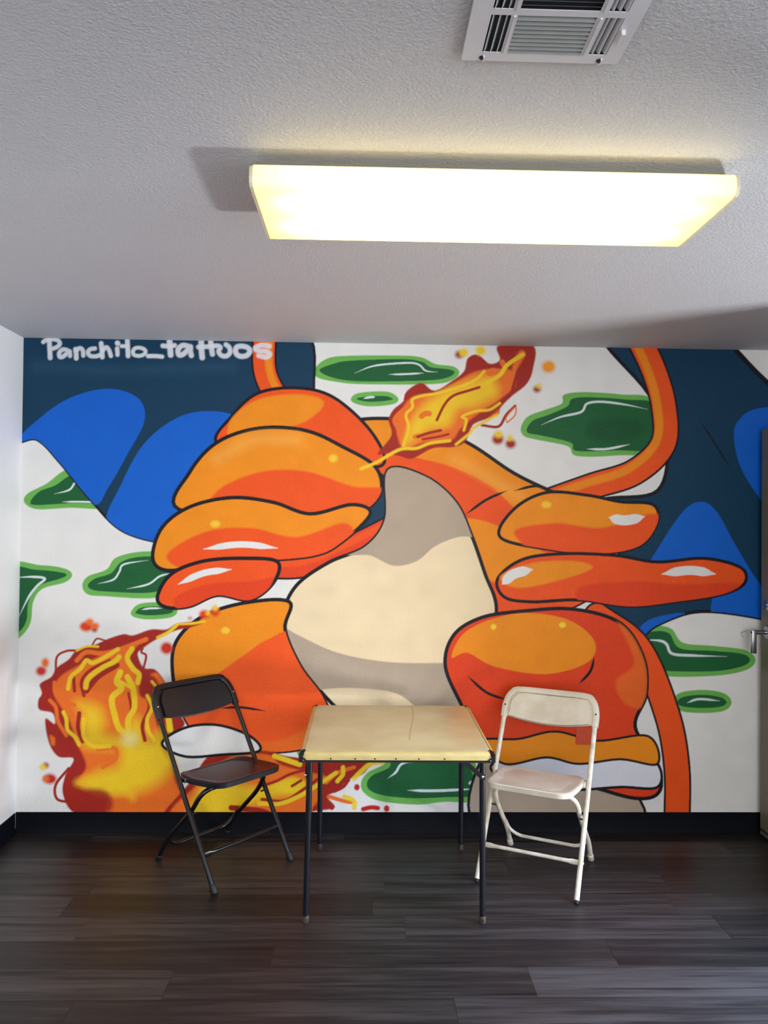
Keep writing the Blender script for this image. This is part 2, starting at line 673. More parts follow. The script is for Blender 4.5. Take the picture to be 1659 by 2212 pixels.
pool2([(10, 1226), (90, 1221), (140, 1228), (156, 1242), (140, 1258), (92, 1272), (72, 1300), (66, 1345), (45, 1375), (10, 1390)],
      [(10, 1234), (80, 1231), (130, 1236), (144, 1242), (130, 1250), (84, 1266), (62, 1300), (58, 1338), (44, 1362), (10, 1380)],
      [([(30, 1248), (70, 1246), (97, 1250), (80, 1266), (62, 1290), (40, 1334)], 5)])
pool2([(678, 800), (700, 778), (740, 769), (860, 768), (910, 772), (940, 786), (980, 792), (992, 806), (975, 822), (930, 830), (780, 830), (720, 824), (685, 815)],
      [(690, 800), (720, 786), (760, 779), (870, 776), (912, 782), (930, 793), (970, 798), (982, 805), (965, 816), (920, 822), (780, 824), (720, 816)],
      [([(766, 806), (810, 790), (880, 784), (905, 788), (920, 801), (945, 804)], 4), ([(840, 809), (880, 808), (915, 806)], 4)])
pool([(758, 862), (775, 849), (835, 846), (860, 860), (850, 873), (800, 878), (768, 872)], 10, [([(785, 861), (800, 858), (810, 858)], 5)])
pool2([(1125, 924), (1140, 900), (1175, 886), (1213, 872), (1218, 853), (1260, 847), (1340, 852), (1410, 866), (1415, 970), (1330, 984), (1245, 985), (1226, 964), (1160, 950), (1132, 942)],
      [(1138, 926), (1152, 908), (1185, 896), (1225, 878), (1235, 862), (1270, 858), (1350, 863), (1415, 876), (1410, 965), (1330, 973), (1245, 974), (1232, 956), (1165, 940), (1142, 936)],
      [([(1169, 918), (1210, 901), (1255, 890), (1268, 872), (1300, 868), (1350, 874), (1398, 884)], 5), ([(1268, 970), (1310, 970), (1360, 960)], 5)])
fill([(1270, 920), (1300, 905), (1370, 905), (1390, 930), (1360, 950), (1300, 952), (1265, 940)], DGREEN, soft=14, alpha=0.6)
pool2([(1372, 1370), (1410, 1352), (1450, 1358), (1475, 1388), (1540, 1395), (1610, 1404), (1632, 1426), (1610, 1448), (1540, 1460), (1430, 1460), (1380, 1440)],
      [(1380, 1380), (1410, 1364), (1445, 1368), (1468, 1400), (1540, 1406), (1602, 1412), (1620, 1426), (1600, 1440), (1540, 1450), (1430, 1448), (1390, 1430)],
      [([(1388, 1382), (1425, 1384), (1440, 1392), (1452, 1412), (1500, 1416), (1570, 1418)], 6)])
pool([(1453, 1514), (1470, 1496), (1520, 1490), (1565, 1498), (1580, 1518), (1562, 1536), (1510, 1540), (1465, 1534)], 11, [([(1484, 1518), (1510, 1510), (1555, 1514)], 5)])
pool2([(780, 1690), (795, 1668), (830, 1650), (850, 1620), (1000, 1610), (1030, 1660), (1045, 1728), (960, 1732), (900, 1738), (820, 1730), (786, 1712)],
      [(793, 1690), (806, 1674), (840, 1658), (860, 1632), (990, 1622), (1020, 1670), (1034, 1716), (960, 1722), (890, 1724), (828, 1718), (798, 1706)],
      [([(838, 1681), (855, 1668), (868, 1650), (900, 1644), (985, 1646)], 5), ([(880, 1707), (940, 1708), (1025, 1704)], 6)])
spot(1020, 1690, 8, 4, SHINE, rot=-20)
fill([(640, 1612), (670, 1600), (672, 1640), (650, 1640)], LGREEN)

# ---- navy and blue fields (soft rounded bands, an abstract backdrop)
A_ = fill([(20, 700), (300, 690), (640, 700), (680, 860), (700, 1000), (640, 1120), (520, 1164), (390, 1176), (270, 1150), (196, 1080), (130, 1000), (80, 950), (15, 938)], NAVY, outline=6)
fill([(40, 960), (90, 900), (160, 856), (240, 840), (300, 862), (312, 910), (276, 980), (236, 1050), (200, 1090), (120, 1010)], BLUE, clip=A_)
fill([(230, 1130), (260, 1050), (310, 960), (380, 904), (450, 888), (520, 905), (600, 980), (620, 1080), (560, 1180), (400, 1190), (290, 1180)], BLUE, clip=A_)
stroke([(80, 790), (250, 800), (500, 792)], 22, (44, 84, 110), soft=24, alpha=0.35, clip=A_)
fill([(700, 1060), (770, 1010), (850, 1050), (850, 1110), (800, 1140), (720, 1200), (640, 1205), (680, 1140)], NAVY, outline=5)
B_ = fill([(1300, 720), (1470, 730), (1588, 752), (1640, 800), (1720, 860), (1900, 900), (1900, 1420), (1720, 1356), (1600, 1328), (1500, 1322), (1420, 1350), (1375, 1378), (1320, 1340), (1270, 1250), (1230, 1130), (1300, 1080), (1420, 1060), (1440, 950), (1400, 850)], NAVY, outline=8)
fill([(1585, 940), (1598, 905), (1640, 882), (1760, 878), (1900, 900), (1900, 1200), (1720, 1180), (1650, 1090), (1600, 1010)], BLUE, clip=B_)
fill([(1395, 1240), (1430, 1170), (1480, 1100), (1518, 1084), (1550, 1108), (1590, 1180), (1640, 1260), (1700, 1330), (1640, 1345), (1540, 1330), (1540, 1250), (1450, 1250)], BLUE, clip=B_)
fill([(1376, 1365), (1400, 1340), (1440, 1328), (1480, 1326), (1450, 1360), (1390, 1385)], BLUE, clip=B_)
stroke([(1478, 826), (1496, 850)], 3, INK, taper='both')
stroke([(1510, 905), (1545, 960), (1580, 1015)], 4, INK, taper='both')
fill([(1590, 752), (1800, 752), (1800, 1000), (1700, 875), (1640, 812)], WHITE, smooth=False, soft=2)
stroke([(1590, 757), (1630, 800), (1700, 870), (1790, 985)], 11, INK)

# ---- ribbons
def ribbon(center, w, base, inner=None, iw=0.3, off=0):
    stroke(center, w + 9, INK)
    stroke(center, w, base)
    if inner:
        stroke([(x - w * iw, y - off) for x, y in center], w * 0.34, inner, soft=5, alpha=0.9)


ribbon([(1372, 715), (1412, 800), (1434, 880), (1432, 960), (1370, 1020), (1280, 1050), (1195, 1080)], 52, ORANGE, AMBER, .28, 6)
ribbon([(572, 715), (572, 800), (600, 862), (640, 920)], 46, ORANGE, AMBER, -.22)
ribbon([(1290, 1330), (1380, 1400), (1440, 1540), (1462, 1660), (1462, 1790)], 52, ORANGE)
ribbon([(560, 1225), (660, 1222), (760, 1180), (860, 1130)], 44, DEEP, ORANGE, .1, 8)

# ---- ground stone behind the chair
fill([(1040, 1640), (1120, 1622), (1240, 1630), (1330, 1660), (1380, 1790), (1040, 1790)], TAUPE, outline=6)

# ---- big flowing orange band
C_ = fill([(680, 960), (740, 915), (830, 904), (930, 920), (1020, 962), (1110, 1022), (1200, 1066), (1290, 1110), (1335, 1180), (1320, 1250), (1240, 1310), (1140, 1330), (1050, 1330), (990, 1200), (900, 1080), (800, 1010), (720, 1000)], AMBER, outline=8)
fill([(790, 975), (880, 985), (980, 1010), (1060, 1050), (1130, 1110), (1230, 1140), (1330, 1200), (1290, 1260), (1170, 1190), (1060, 1130), (960, 1110), (860, 1060), (780, 1010)], ORANGE, clip=C_, soft=4)
fill([(1020, 1250), (1120, 1270), (1230, 1250), (1320, 1215), (1300, 1340), (1040, 1345)], ORANGE, clip=C_, soft=5)
stroke([(980, 990), (1060, 1035), (1120, 1070)], 26, (246, 170, 70), soft=20, alpha=.5, clip=C_)
stroke([(1005, 1112), (1050, 1080), (1095, 1060)], 6, INK, taper='both')
stroke([(1110, 1060), (1160, 1050), (1195, 1066)], 6, INK, taper='both')

# ---- central cream pebble
D_ = fill([(838, 1015), (920, 1030), (985, 1085), (1020, 1160), (1048, 1240), (1072, 1310), (1060, 1400), (1035, 1480), (1010, 1570), (900, 1600), (770, 1560), (690, 1490), (628, 1400), (612, 1330), (640, 1265), (710, 1215), (790, 1180), (832, 1120)], CREAM, outline=8)
fill([(800, 980), (1000, 1040), (1060, 1150), (990, 1160), (940, 1180), (900, 1212), (850, 1222), (800, 1200), (740, 1190), (800, 1100)], TAUPE, clip=D_, soft=2.5)
fill([(560, 1330), (640, 1370), (730, 1410), (840, 1430), (960, 1432), (1080, 1430), (1080, 1620), (960, 1600), (900, 1530), (850, 1496), (760, 1486), (690, 1490), (620, 1500)], TAUPE, clip=D_, soft=2.5)
stroke([(700, 1440), (800, 1462), (900, 1468)], 40, (186, 172, 154), soft=30, alpha=.5, clip=D_)

# ---- upper left: stacked rolling waves
E1 = fill([(470, 960), (500, 900), (556, 850), (640, 838), (720, 858), (800, 930), (830, 1000), (760, 1010), (600, 1010)], ORANGE, outline=7)
fill([(500, 905), (560, 862), (650, 852), (700, 870), (660, 910), (580, 935), (500, 950)], AMBER, clip=E1, soft=6)
E2 = fill([(386, 1100), (410, 1020), (470, 955), (560, 925), (660, 930), (740, 965), (812, 1010), (820, 1070), (760, 1110), (600, 1120)], AMBER, outline=8)
fill([(470, 1060), (560, 1020), (660, 1018), (760, 1050), (830, 1060), (760, 1130), (560, 1140), (450, 1120)], ORANGE, clip=E2, soft=6)
stroke([(470, 990), (550, 950), (640, 950)], 26, (246, 176, 80), soft=24, alpha=.5, clip=E2)
E3 = fill([(330, 1205), (350, 1140), (410, 1095), (500, 1075), (590, 1085), (670, 1110), (760, 1090), (800, 1110), (740, 1170), (680, 1200), (560, 1212), (440, 1222), (360, 1232)], AMBER, outline=8)
fill([(360, 1200), (440, 1150), (540, 1140), (640, 1160), (740, 1130), (760, 1160), (680, 1210), (560, 1225), (420, 1235)], ORANGE, clip=E3, soft=6)
spot(720, 990, 9, 8, (250, 214, 60), soft=7, alpha=.8)
spot(465, 1132, 10, 7, (250, 214, 60), soft=7, alpha=.8)
E4 = fill([(340, 1290), (370, 1240), (440, 1212), (530, 1206), (600, 1214), (590, 1260), (540, 1296), (470, 1286), (410, 1310), (360, 1312)], ORANGE, outline=8)
fill([(380, 1290), (450, 1262), (540, 1256), (590, 1250), (540, 1310), (400, 1320)], DEEP, clip=E4, soft=5)
stroke([(385, 1262), (440, 1238), (500, 1230)], 14, WHITE, taper='both', clip=E4)
stroke([(440, 1186), (520, 1176), (600, 1184)], 14, WHITE, taper='both', clip=E3)

# ---- right: drifting bands
I1 = fill([(1080, 1160), (1110, 1100), (1180, 1064), (1270, 1070), (1340, 1084), (1410, 1090), (1420, 1130), (1380, 1180), (1290, 1196), (1180, 1186)], AMBER, outline=7)
fill([(1110, 1150), (1200, 1130), (1300, 1140), (1420, 1110), (1400, 1190), (1200, 1210)], ORANGE, clip=I1, soft=6)
I2 = fill([(1075, 1250), (1130, 1208), (1220, 1196), (1330, 1200), (1420, 1214), (1520, 1206), (1600, 1226), (1608, 1260), (1560, 1284), (1460, 1300), (1360, 1310), (1250, 1296), (1150, 1300), (1090, 1290)], ORANGE, outline=7)
fill([(1080, 1245), (1150, 1216), (1240, 1212), (1280, 1226), (1220, 1250), (1120, 1270)], AMBER, clip=I2, soft=5)
fill([(1250, 1270), (1360, 1256), (1480, 1262), (1600, 1262), (1480, 1310), (1280, 1312)], DEEP, clip=I2, soft=6)
stroke([(1316, 1118), (1350, 1124), (1392, 1116)], 22, WHITE, taper='both', clip=I1)
stroke([(1430, 1240), (1490, 1232), (1545, 1240)], 20, WHITE, taper='both', clip=I2)
stroke([(1085, 1262), (1110, 1240), (1150, 1230)], 22, WHITE, taper='both', clip=I2)
spot(1180, 1090, 10, 7, (250, 214, 60), soft=7, alpha=.8)

# ---- lower left hill
G_ = fill([(372, 1440), (384, 1380), (440, 1330), (530, 1302), (625, 1300), (616, 1360), (650, 1440), (700, 1510), (720, 1590), (640, 1620), (540, 1622), (440, 1600), (390, 1530)], AMBER, outline=8)
fill([(380, 1475), (450, 1465), (520, 1420), (580, 1380), (640, 1370), (720, 1480), (740, 1600), (640, 1640), (500, 1640), (380, 1560)], (238, 88, 30), clip=G_, soft=4)
fill([(480, 1610), (600, 1600), (680, 1570), (700, 1640), (480, 1650)], FLO, clip=G_, soft=10, alpha=.8)
spot(487, 1362, 9, 7, (250, 210, 60), soft=5, alpha=.8)
stroke([(475, 1530), (520, 1528), (575, 1536)], 5, INK, taper='both')

# ---- lower right hill
H_ = fill([(962, 1440), (980, 1372), (1040, 1334), (1130, 1320), (1240, 1316), (1340, 1346), (1390, 1420), (1396, 1500), (1372, 1570), (1420, 1650), (1424, 1710), (1370, 1724), (1240, 1690), (1120, 1680), (1040, 1620), (1000, 1530)], DEEP, outline=8)
fill([(975, 1420), (1000, 1370), (1060, 1338), (1140, 1324), (1230, 1340), (1284, 1385), (1270, 1430), (1180, 1456), (1070, 1440), (1010, 1410)], AMBER, clip=H_, soft=3)
fill([(1330, 1330), (1400, 1400), (1400, 1520), (1350, 1520), (1330, 1470), (1370, 1430)], FLO, clip=H_, soft=8, alpha=.7)
spot(1066, 1354, 6, 6, (250, 214, 60), soft=4)
spot(1215, 1350, 7, 6, (250, 214, 60), soft=4)
stroke([(1010, 1460), (1050, 1495), (1095, 1512)], 6, INK, taper='both')
stroke([(1250, 1478), (1275, 1450), (1284, 1418)], 6, INK, taper='both')
K1 = fill([(1060, 1660), (1110, 1625), (1190, 1612), (1270, 1626), (1350, 1616), (1420, 1650), (1420, 1700), (1340, 1700), (1240, 1706), (1130, 1700)], (226, 228, 236), outline=6)
fill([(1040, 1600), (1120, 1596), (1200, 1580), (1290, 1600), (1400, 1590), (1420, 1650), (1340, 1640), (1250, 1650), (1180, 1636), (1090, 1650)], AMBER, soft=2, outline=5)

# ---- flames
def flame(env, inner, reds=(), yels=(), oranges=(), glow=None):
    m = fill(env, RED, soft=3.5)
    for p in inner:
        fill(p, FLO, soft=6, clip=m)
    if glow:
        for g_ in glow:
            fill(g_[0], YEL, soft=g_[1], alpha=g_[2])
    for p, w in oranges:
        stroke(p, w, FLO, soft=3)
    for p, w in reds:
        stroke(p, w, RED, soft=2.2)
    for p, w in yels:
        stroke(p, w, YEL, soft=3, alpha=.95)
    return m


def c3(pts, ox=780, oy=730, s=3.607):
    return [(ox + x / s, oy + y / s) for x, y in pts]


flame(c3([(130, 900), (235, 760), (215, 640), (250, 560), (330, 490), (360, 410), (470, 350), (570, 410), (700, 340), (800, 260), (830, 160), (910, 130), (1000, 200), (1080, 170), (1070, 60), (1340, 60), (1340, 240), (1290, 360), (1180, 450), (1090, 540), (1060, 600), (900, 660), (860, 700), (810, 810), (720, 850), (560, 860), (400, 940), (300, 920), (200, 900)]),
      [c3([(330, 850), (270, 690), (300, 590), (400, 460), (600, 420), (760, 330), (900, 260), (1060, 240), (1180, 260), (1200, 360), (1080, 480), (900, 600), (780, 700), (700, 800), (520, 810)]),
       c3([(1070, 560), (1190, 490), (1230, 520), (1200, 600), (1160, 660), (1080, 680), (930, 690)]),
       c3([(1170, 330), (1190, 180), (1240, 100), (1280, 130), (1210, 260), (1200, 380)])],
      glow=[(c3([(340, 830), (400, 660), (470, 540), (600, 440), (800, 360), (980, 300), (1040, 340), (1060, 440), (900, 530), (760, 560), (680, 680), (540, 700), (420, 790)]), 26, .85),
            (c3([(380, 760), (430, 640), (560, 560), (640, 600), (620, 680), (480, 720)]), 30, .5)],
      oranges=[(c3([(300, 720), (260, 640), (330, 560), (400, 540)]), 9), (c3([(470, 610), (500, 590), (530, 590)]), 12),
               (c3([(1150, 300), (1160, 380), (1110, 430)]), 9), (c3([(420, 770), (560, 750), (700, 730)]), 10),
               (c3([(1000, 270), (1030, 260)]), 15), (c3([(1100, 190), (1110, 210)]), 12)],
      reds=[(c3([(590, 640), (650, 520), (720, 450), (840, 410), (920, 385)]), 6), (c3([(440, 770), (530, 740), (620, 720)]), 6),
            (c3([(940, 680), (1070, 690), (1130, 600), (1200, 530)]), 6), (c3([(340, 480), (360, 430), (450, 410), (560, 420)]), 5),
            (c3([(480, 790), (600, 770), (680, 750)]), 5), (c3([(840, 190), (900, 160), (960, 190)]), 8), (c3([(1180, 400), (1230, 250), (1300, 230)]), 7)],
      yels=[(c3([(330, 840), (370, 700), (350, 600), (400, 540), (400, 480), (480, 450), (600, 430), (800, 370), (900, 320), (960, 260)]), 6),
            (c3([(980, 350), (1080, 290), (1140, 210), (1260, 130)]), 9), (c3([(800, 720), (820, 640), (790, 610), (900, 570), (1000, 560), (1080, 510)]), 6),
            (c3([(0, 1020), (120, 970), (300, 870), (430, 860), (540, 820), (690, 800)]), 7), (c3([(740, 830), (850, 740), (880, 700), (1060, 600)]), 6)])
stroke(c3([(1140, 660), (1130, 620), (1200, 540), (1200, 600), (1140, 660)]), 3, FLO)
for x, y, r, cc in ((765, 130, 8, RED), (800, 115, 9, YEL), (930, 100, 10, YEL), (1460, 225, 13, (244, 160, 34)), (1370, 400, 7, RED), (1385, 375, 5, YEL), (1065, 790, 11, RED), (1070, 750, 8, YEL), (1165, 825, 10, RED), (1160, 780, 6, YEL)):
    q = c3([(x, y)])[0]
    spot(q[0], q[1], r * 1.1, r, cc, soft=9)


def c4(pts, ox=60, oy=1300, s=3.95):
    return [(ox + x / s, oy + y / s) for x, y in pts]


flame(c4([(400, 1800), (300, 1640), (320, 1480), (390, 1340), (260, 1320), (180, 1200), (150, 1000), (230, 1040), (210, 950), (100, 920), (90, 840), (120, 780), (105, 700), (200, 640), (250, 560), (350, 490), (420, 410), (560, 370), (700, 310), (820, 275), (900, 285), (1050, 235), (1180, 235), (1260, 190), (1330, 175), (1520, 165), (1400, 215), (1250, 250), (1100, 320), (980, 400), (940, 450), (990, 560), (1090, 580), (1180, 700), (1250, 900), (1340, 1040), (1250, 1150), (1250, 1400), (1300, 1820), (700, 1830)]),
      [c4([(350, 1000), (230, 800), (260, 660), (400, 560), (600, 470), (780, 400), (940, 360), (860, 480), (940, 650), (960, 800), (1060, 860), (1100, 1050), (1150, 1280), (1250, 1500), (1300, 1820), (700, 1830), (680, 1600), (420, 1560), (500, 1400), (420, 1200)]),
       c4([(1050, 620), (1110, 610), (1170, 700), (1130, 720), (1090, 650)]), c4([(190, 1140), (230, 1160), (230, 1220), (200, 1210)])],
      glow=[(c4([(420, 860), (600, 900), (650, 1000), (660, 1120), (800, 1140), (900, 1000), (960, 1020), (1040, 1180), (1150, 1100), (1180, 1250), (1250, 1400), (1000, 1600), (700, 1600), (500, 1560), (600, 1450), (760, 1400), (780, 1260), (600, 1240), (480, 1200), (460, 950)]), 34, .9),
            (c4([(420, 1540), (540, 1500), (640, 1560), (760, 1500), (860, 1560), (900, 1680), (840, 1640), (660, 1640), (520, 1580)]), 26, .9)],
      oranges=[(c4([(230, 690), (240, 780), (330, 860), (400, 880)]), 9), (c4([(190, 840), (240, 900), (260, 1020), (330, 1140)]), 8), (c4([(420, 500), (500, 430), (640, 440), (800, 400), (1010, 320)]), 10), (c4([(600, 1260), (740, 1250), (750, 1340), (640, 1410)]), 9)],
      reds=[(c4([(480, 800), (460, 680), (540, 580), (700, 500)]), 7), (c4([(440, 950), (430, 1080), (470, 1190)]), 9), (c4([(500, 760), (600, 640), (760, 540)]), 12), (c4([(240, 600), (250, 470), (330, 420), (420, 415)]), 5),
            (c4([(550, 370), (590, 315), (660, 330)]), 4), (c4([(990, 560), (1010, 460), (970, 430), (980, 400)]), 5), (c4([(350, 1420), (240, 1560), (250, 1680), (360, 1710)]), 6), (c4([(860, 1000), (880, 900), (860, 780)]), 5), (c4([(390, 640), (400, 760)]), 7), (c4([(1000, 1180), (980, 1050), (1040, 900), (1010, 790)]), 8)],
      yels=[(c4([(345, 740), (370, 640), (450, 570), (500, 500), (560, 520), (680, 460), (770, 405)]), 9), (c4([(495, 730), (520, 650), (640, 560), (740, 510), (780, 470)]), 11), (c4([(890, 400), (850, 480), (900, 570), (950, 620), (940, 690)]), 11),
            (c4([(790, 600), (760, 680), (800, 740), (720, 820), (740, 960), (780, 1080), (850, 1130)]), 13), (c4([(850, 640), (900, 740), (910, 900), (860, 1000), (860, 1120)]), 12), (c4([(790, 680), (880, 730)]), 7), (c4([(305, 940), (330, 1000), (340, 1090), (400, 1150), (440, 1220)]), 8),
            (c4([(1020, 800), (1060, 900), (1020, 1000), (1030, 1100), (1080, 1180)]), 8), (c4([(1270, 190), (1400, 185), (1510, 168)]), 5), (c4([(1110, 305), (1200, 260), (1270, 200)]), 7), (c4([(480, 1000), (480, 1150), (560, 1230), (700, 1230)]), 9), (c4([(420, 415), (500, 380), (600, 382)]), 5), (c4([(1060, 680), (1110, 740)]), 6), (c4([(1200, 980), (1215, 1090)]), 13)])
spot(60 + 870 / 3.95, 1300 + 1170 / 3.95, 16, 13, (246, 226, 150), soft=22, alpha=.8)
fill(c4([(420, 1640), (620, 1600), (720, 1680), (680, 1800), (400, 1800)]), RED, soft=12, alpha=.9)
for x, y, rx, ry, cc in ((500, 210, 14, 11, DEEP), (530, 170, 8, 7, FLO), (570, 235, 6, 6, RED), (575, 205, 9, 7, FLO), (115, 590, 11, 10, (200, 50, 40)), (150, 520, 8, 10, FLO), (1185, 395, 13, 13, (206, 52, 34)),
                         (1510, 105, 12, 9, DEEP), (1540, 95, 5, 5, YEL), (1600, 85, 9, 10, DEEP), (1600, 50, 6, 6, YEL), (1385, 140, 4, 3, (210, 120, 110)), (155, 1395, 6, 6, RED), (130, 1410, 7, 6, YEL), (190, 1510, 14, 11, (190, 40, 34)), (155, 1510, 7, 7, FLO)):
    q = c4([(x, y)])[0]
    spot(q[0], q[1], rx, ry, cc, soft=8)


def c5(pts, ox=560, oy=1600, s=3.318):
    return [(ox + x / s, oy + y / s) for x, y in pts]


flame(c5([(-700, 540), (-500, 300), (-350, 100), (-120, 75), (60, 75), (200, 110), (400, 130), (600, 130), (880, 130), (800, 180), (740, 240), (640, 280), (560, 360), (490, 400), (540, 480), (380, 510), (360, 560), (-600, 560)]),
      [c5([(-600, 560), (-450, 320), (-200, 110), (60, 100), (150, 170), (330, 220), (480, 260), (420, 340), (440, 400), (380, 480), (300, 560)])],
      glow=[(c5([(-500, 540), (-420, 340), (-300, 250), (-100, 320), (60, 330), (200, 310), (320, 330), (280, 380), (120, 400), (-80, 470), (-250, 560)]), 22, .9), (c5([(60, 340), (150, 290), (250, 260), (330, 300), (300, 360), (200, 370)]), 8, .9)],
      reds=[(c5([(0, 330), (120, 290), (220, 240), (330, 210)]), 6), (c5([(235, 325), (300, 285)]), 6), (c5([(20, 420), (180, 430), (330, 340), (440, 260)]), 7), (c5([(100, 90), (200, 150), (350, 190)]), 8), (c5([(470, 420), (520, 480)]), 10), (c5([(540, 360), (600, 330), (640, 280)]), 8), (c5([(-200, 480), (0, 500), (100, 540)]), 12)],
      oranges=[(c5([(480, 300), (560, 230), (680, 190)]), 8), (c5([(500, 400), (600, 430), (660, 440)]), 9)],
      yels=[(c5([(110, 110), (200, 140), (290, 170)]), 11), (c5([(0, 450), (150, 450), (300, 390), (430, 310), (550, 230)]), 9), (c5([(560, 290), (600, 240), (600, 190)]), 9), (c5([(680, 270), (740, 210), (800, 165), (880, 155)]), 10), (c5([(610, 400), (680, 430), (680, 480)]), 10)])
spot(560 + 700 / 3.318, 1600 + 333 / 3.318, 6, 7, (190, 40, 34))
stroke(c5([(745, 490), (800, 478), (850, 482)]), 10, (190, 34, 34), soft=3)
spot(560 + 913 / 3.318, 1600 + 486 / 3.318, 6, 7, (196, 40, 34))
# pale wave over the lower flame
J_ = fill([(350, 1606), (400, 1572), (470, 1566), (540, 1590), (560, 1622), (480, 1630), (400, 1634)], WHITE, outline=6)

# ---- scuffs near the door
stroke([(1600, 1367), (1612, 1363), (1627, 1362)], 1.6, (120, 118, 112), alpha=.8)
stroke([(1600, 1367), (1605, 1377)], 1.4, (120, 118, 112), alpha=.7)
stroke([(1615, 1370), (1616, 1400)], 8, (190, 184, 174), soft=8, alpha=.6)

# ---- writing
def t1(pts, w=10):
    stroke([(60 + x / 5.925, 720 + y / 5.925) for x, y in pts], w, (222, 226, 230), soft=3.0, alpha=0.9)


def t2(pts, w=11):
    stroke([(330 + x / 5.72, 720 + y / 5.72) for x, y in pts], w, (222, 224, 228), soft=3.4, alpha=0.88)


t1([(200, 112), (230, 90), (300, 76), (380, 88), (412, 130), (385, 170), (330, 195)], 9)       # P
t1([(275, 90), (282, 200), (288, 315)])
t1([(505, 215), (450, 208), (405, 250), (410, 300), (450, 300), (505, 255), (535, 230), (542, 290)], 9)     # a
t1([(612, 205), (620, 260), (622, 320)], 10)                 # n
t1([(625, 215), (670, 190), (705, 220), (712, 285)], 9)
t1([(860, 195), (800, 205), (772, 245), (800, 288), (870, 295), (920, 280)], 9)   # c
t1([(940, 130), (950, 220), (955, 305)], 10)                 # h
t1([(965, 215), (1005, 180), (1040, 215), (1065, 290)], 9)
t1([(1145, 195), (1150, 275)], 9)                            # i
t1([(1148, 125), (1152, 130)], 11)
t1([(1275, 90), (1280, 180), (1285, 290)], 10)               # t
t1([(1200, 165), (1260, 165)], 8)
t1([(1345, 235), (1370, 195), (1430, 185), (1490, 205), (1508, 240), (1480, 275), (1420, 290), (1360, 275), (1345, 235)], 8)  # o
t1([(1540, 292), (1640, 292), (1720, 300)], 9)               # _
t2([(208, 90), (215, 180), (222, 268)], 12)                  # t
t2([(125, 155), (200, 160), (270, 150)], 10)
t2([(440, 160), (370, 150), (315, 200), (325, 265), (370, 262), (430, 210), (465, 165), (465, 220), (478, 275)], 11)   # a
t2([(600, 90), (602, 200), (612, 300)], 12)                  # t
t2([(715, 90), (725, 180), (738, 258)], 11)                  # t
t2([(565, 170), (680, 165), (790, 155), (835, 175), (815, 225), (850, 275), (915, 280), (955, 235), (945, 175), (905, 140)], 10)   # tt bar and o
t2([(1020, 220), (1040, 170), (1110, 160), (1175, 180), (1200, 225), (1160, 275), (1090, 285), (1040, 262), (1020, 220)], 11)      # o
t2([(1440, 160), (1350, 148), (1270, 180), (1300, 215), (1400, 225), (1445, 260), (1400, 295), (1310, 275)], 11)       # s

# light paint mottling
mott = rng.normal(0, 1, (NZ // 24 + 2, NX // 24 + 2)).astype(np.float32)
yi = np.linspace(0, mott.shape[0] - 1.001, NZ)
xi = np.linspace(0, mott.shape[1] - 1.001, NX)
y0i, x0i = yi.astype(int), xi.astype(int)
fy, fx = (yi - y0i)[:, None], (xi - x0i)[None, :]
mm = (mott[y0i][:, x0i] * (1 - fy) * (1 - fx) + mott[y0i + 1][:, x0i] * fy * (1 - fx) + mott[y0i][:, x0i + 1] * (1 - fy) * fx + mott[y0i + 1][:, x0i + 1] * fy * fx)
CV *= (1 + 0.022 * mm)[..., None].astype(np.float32)
np.clip(CV, 0.0, 0.95, out=CV)

gx, gz = np.meshgrid(XS, ZS)
co = np.stack([gx, np.full_like(gx, -0.0012), gz], -1).reshape(-1, 3).astype(np.float32)
idx = (np.arange(NZ - 1)[:, None] * NX + np.arange(NX - 1)[None, :]).ravel()
quads = np.stack([idx, idx + 1, idx + NX + 1, idx + NX], -1).astype(np.int32)
me = bpy.data.meshes.new('mural')
me.vertices.add(len(co))
me.vertices.foreach_set('co', co.ravel())
me.loops.add(quads.size)
me.loops.foreach_set('vertex_index', quads.ravel())
me.polygons.add(len(quads))
me.polygons.foreach_set('loop_start', np.arange(0, quads.size, 4, dtype=np.int32))
me.polygons.foreach_set('loop_total', np.full(len(quads), 4, dtype=np.int32))
me.update()
ca = me.color_attributes.new('paint', 'FLOAT_COLOR', 'POINT')
ca.data.foreach_set('color', np.concatenate([CV.reshape(-1, 3), np.ones((NX * NZ, 1), np.float32)], 1).ravel())
mm_ = mat('mural_paint', (255, 255, 255), 0.5, spec=0.2, bump=0.0016, bscale=80)
nt2 = mm_.node_tree
bs = nt2.nodes['Principled BSDF']
at2 = nt2.nodes.new('ShaderNodeAttribute')
at2.attribute_name = 'paint'
for l in list(nt2.links):
    if l.to_socket == bs.inputs['Base Color']:
        nt2.links.remove(l)
nt2.links.new(at2.outputs['Color'], bs.inputs['Base Color'])
me.materials.append(mm_)
mural = bpy.data.objects.new('mural', me)
COL.objects.link(mural)
mural.parent = wb
mural['label'] = 'spray painted mural of orange shapes, flames, green pools and blue fields'
del CV, co, quads, idx, gx, gz

# painted-over cover plate
cp = obj('cover_plate', box(2.772, 2.860, -0.0065, -0.0013, 0.438, 0.524, bev=.002), M['plate'], smooth=False)
cp['label'] = 'small square cover plate painted orange on the wall behind the white chair'
cp['category'] = 'cover plate'

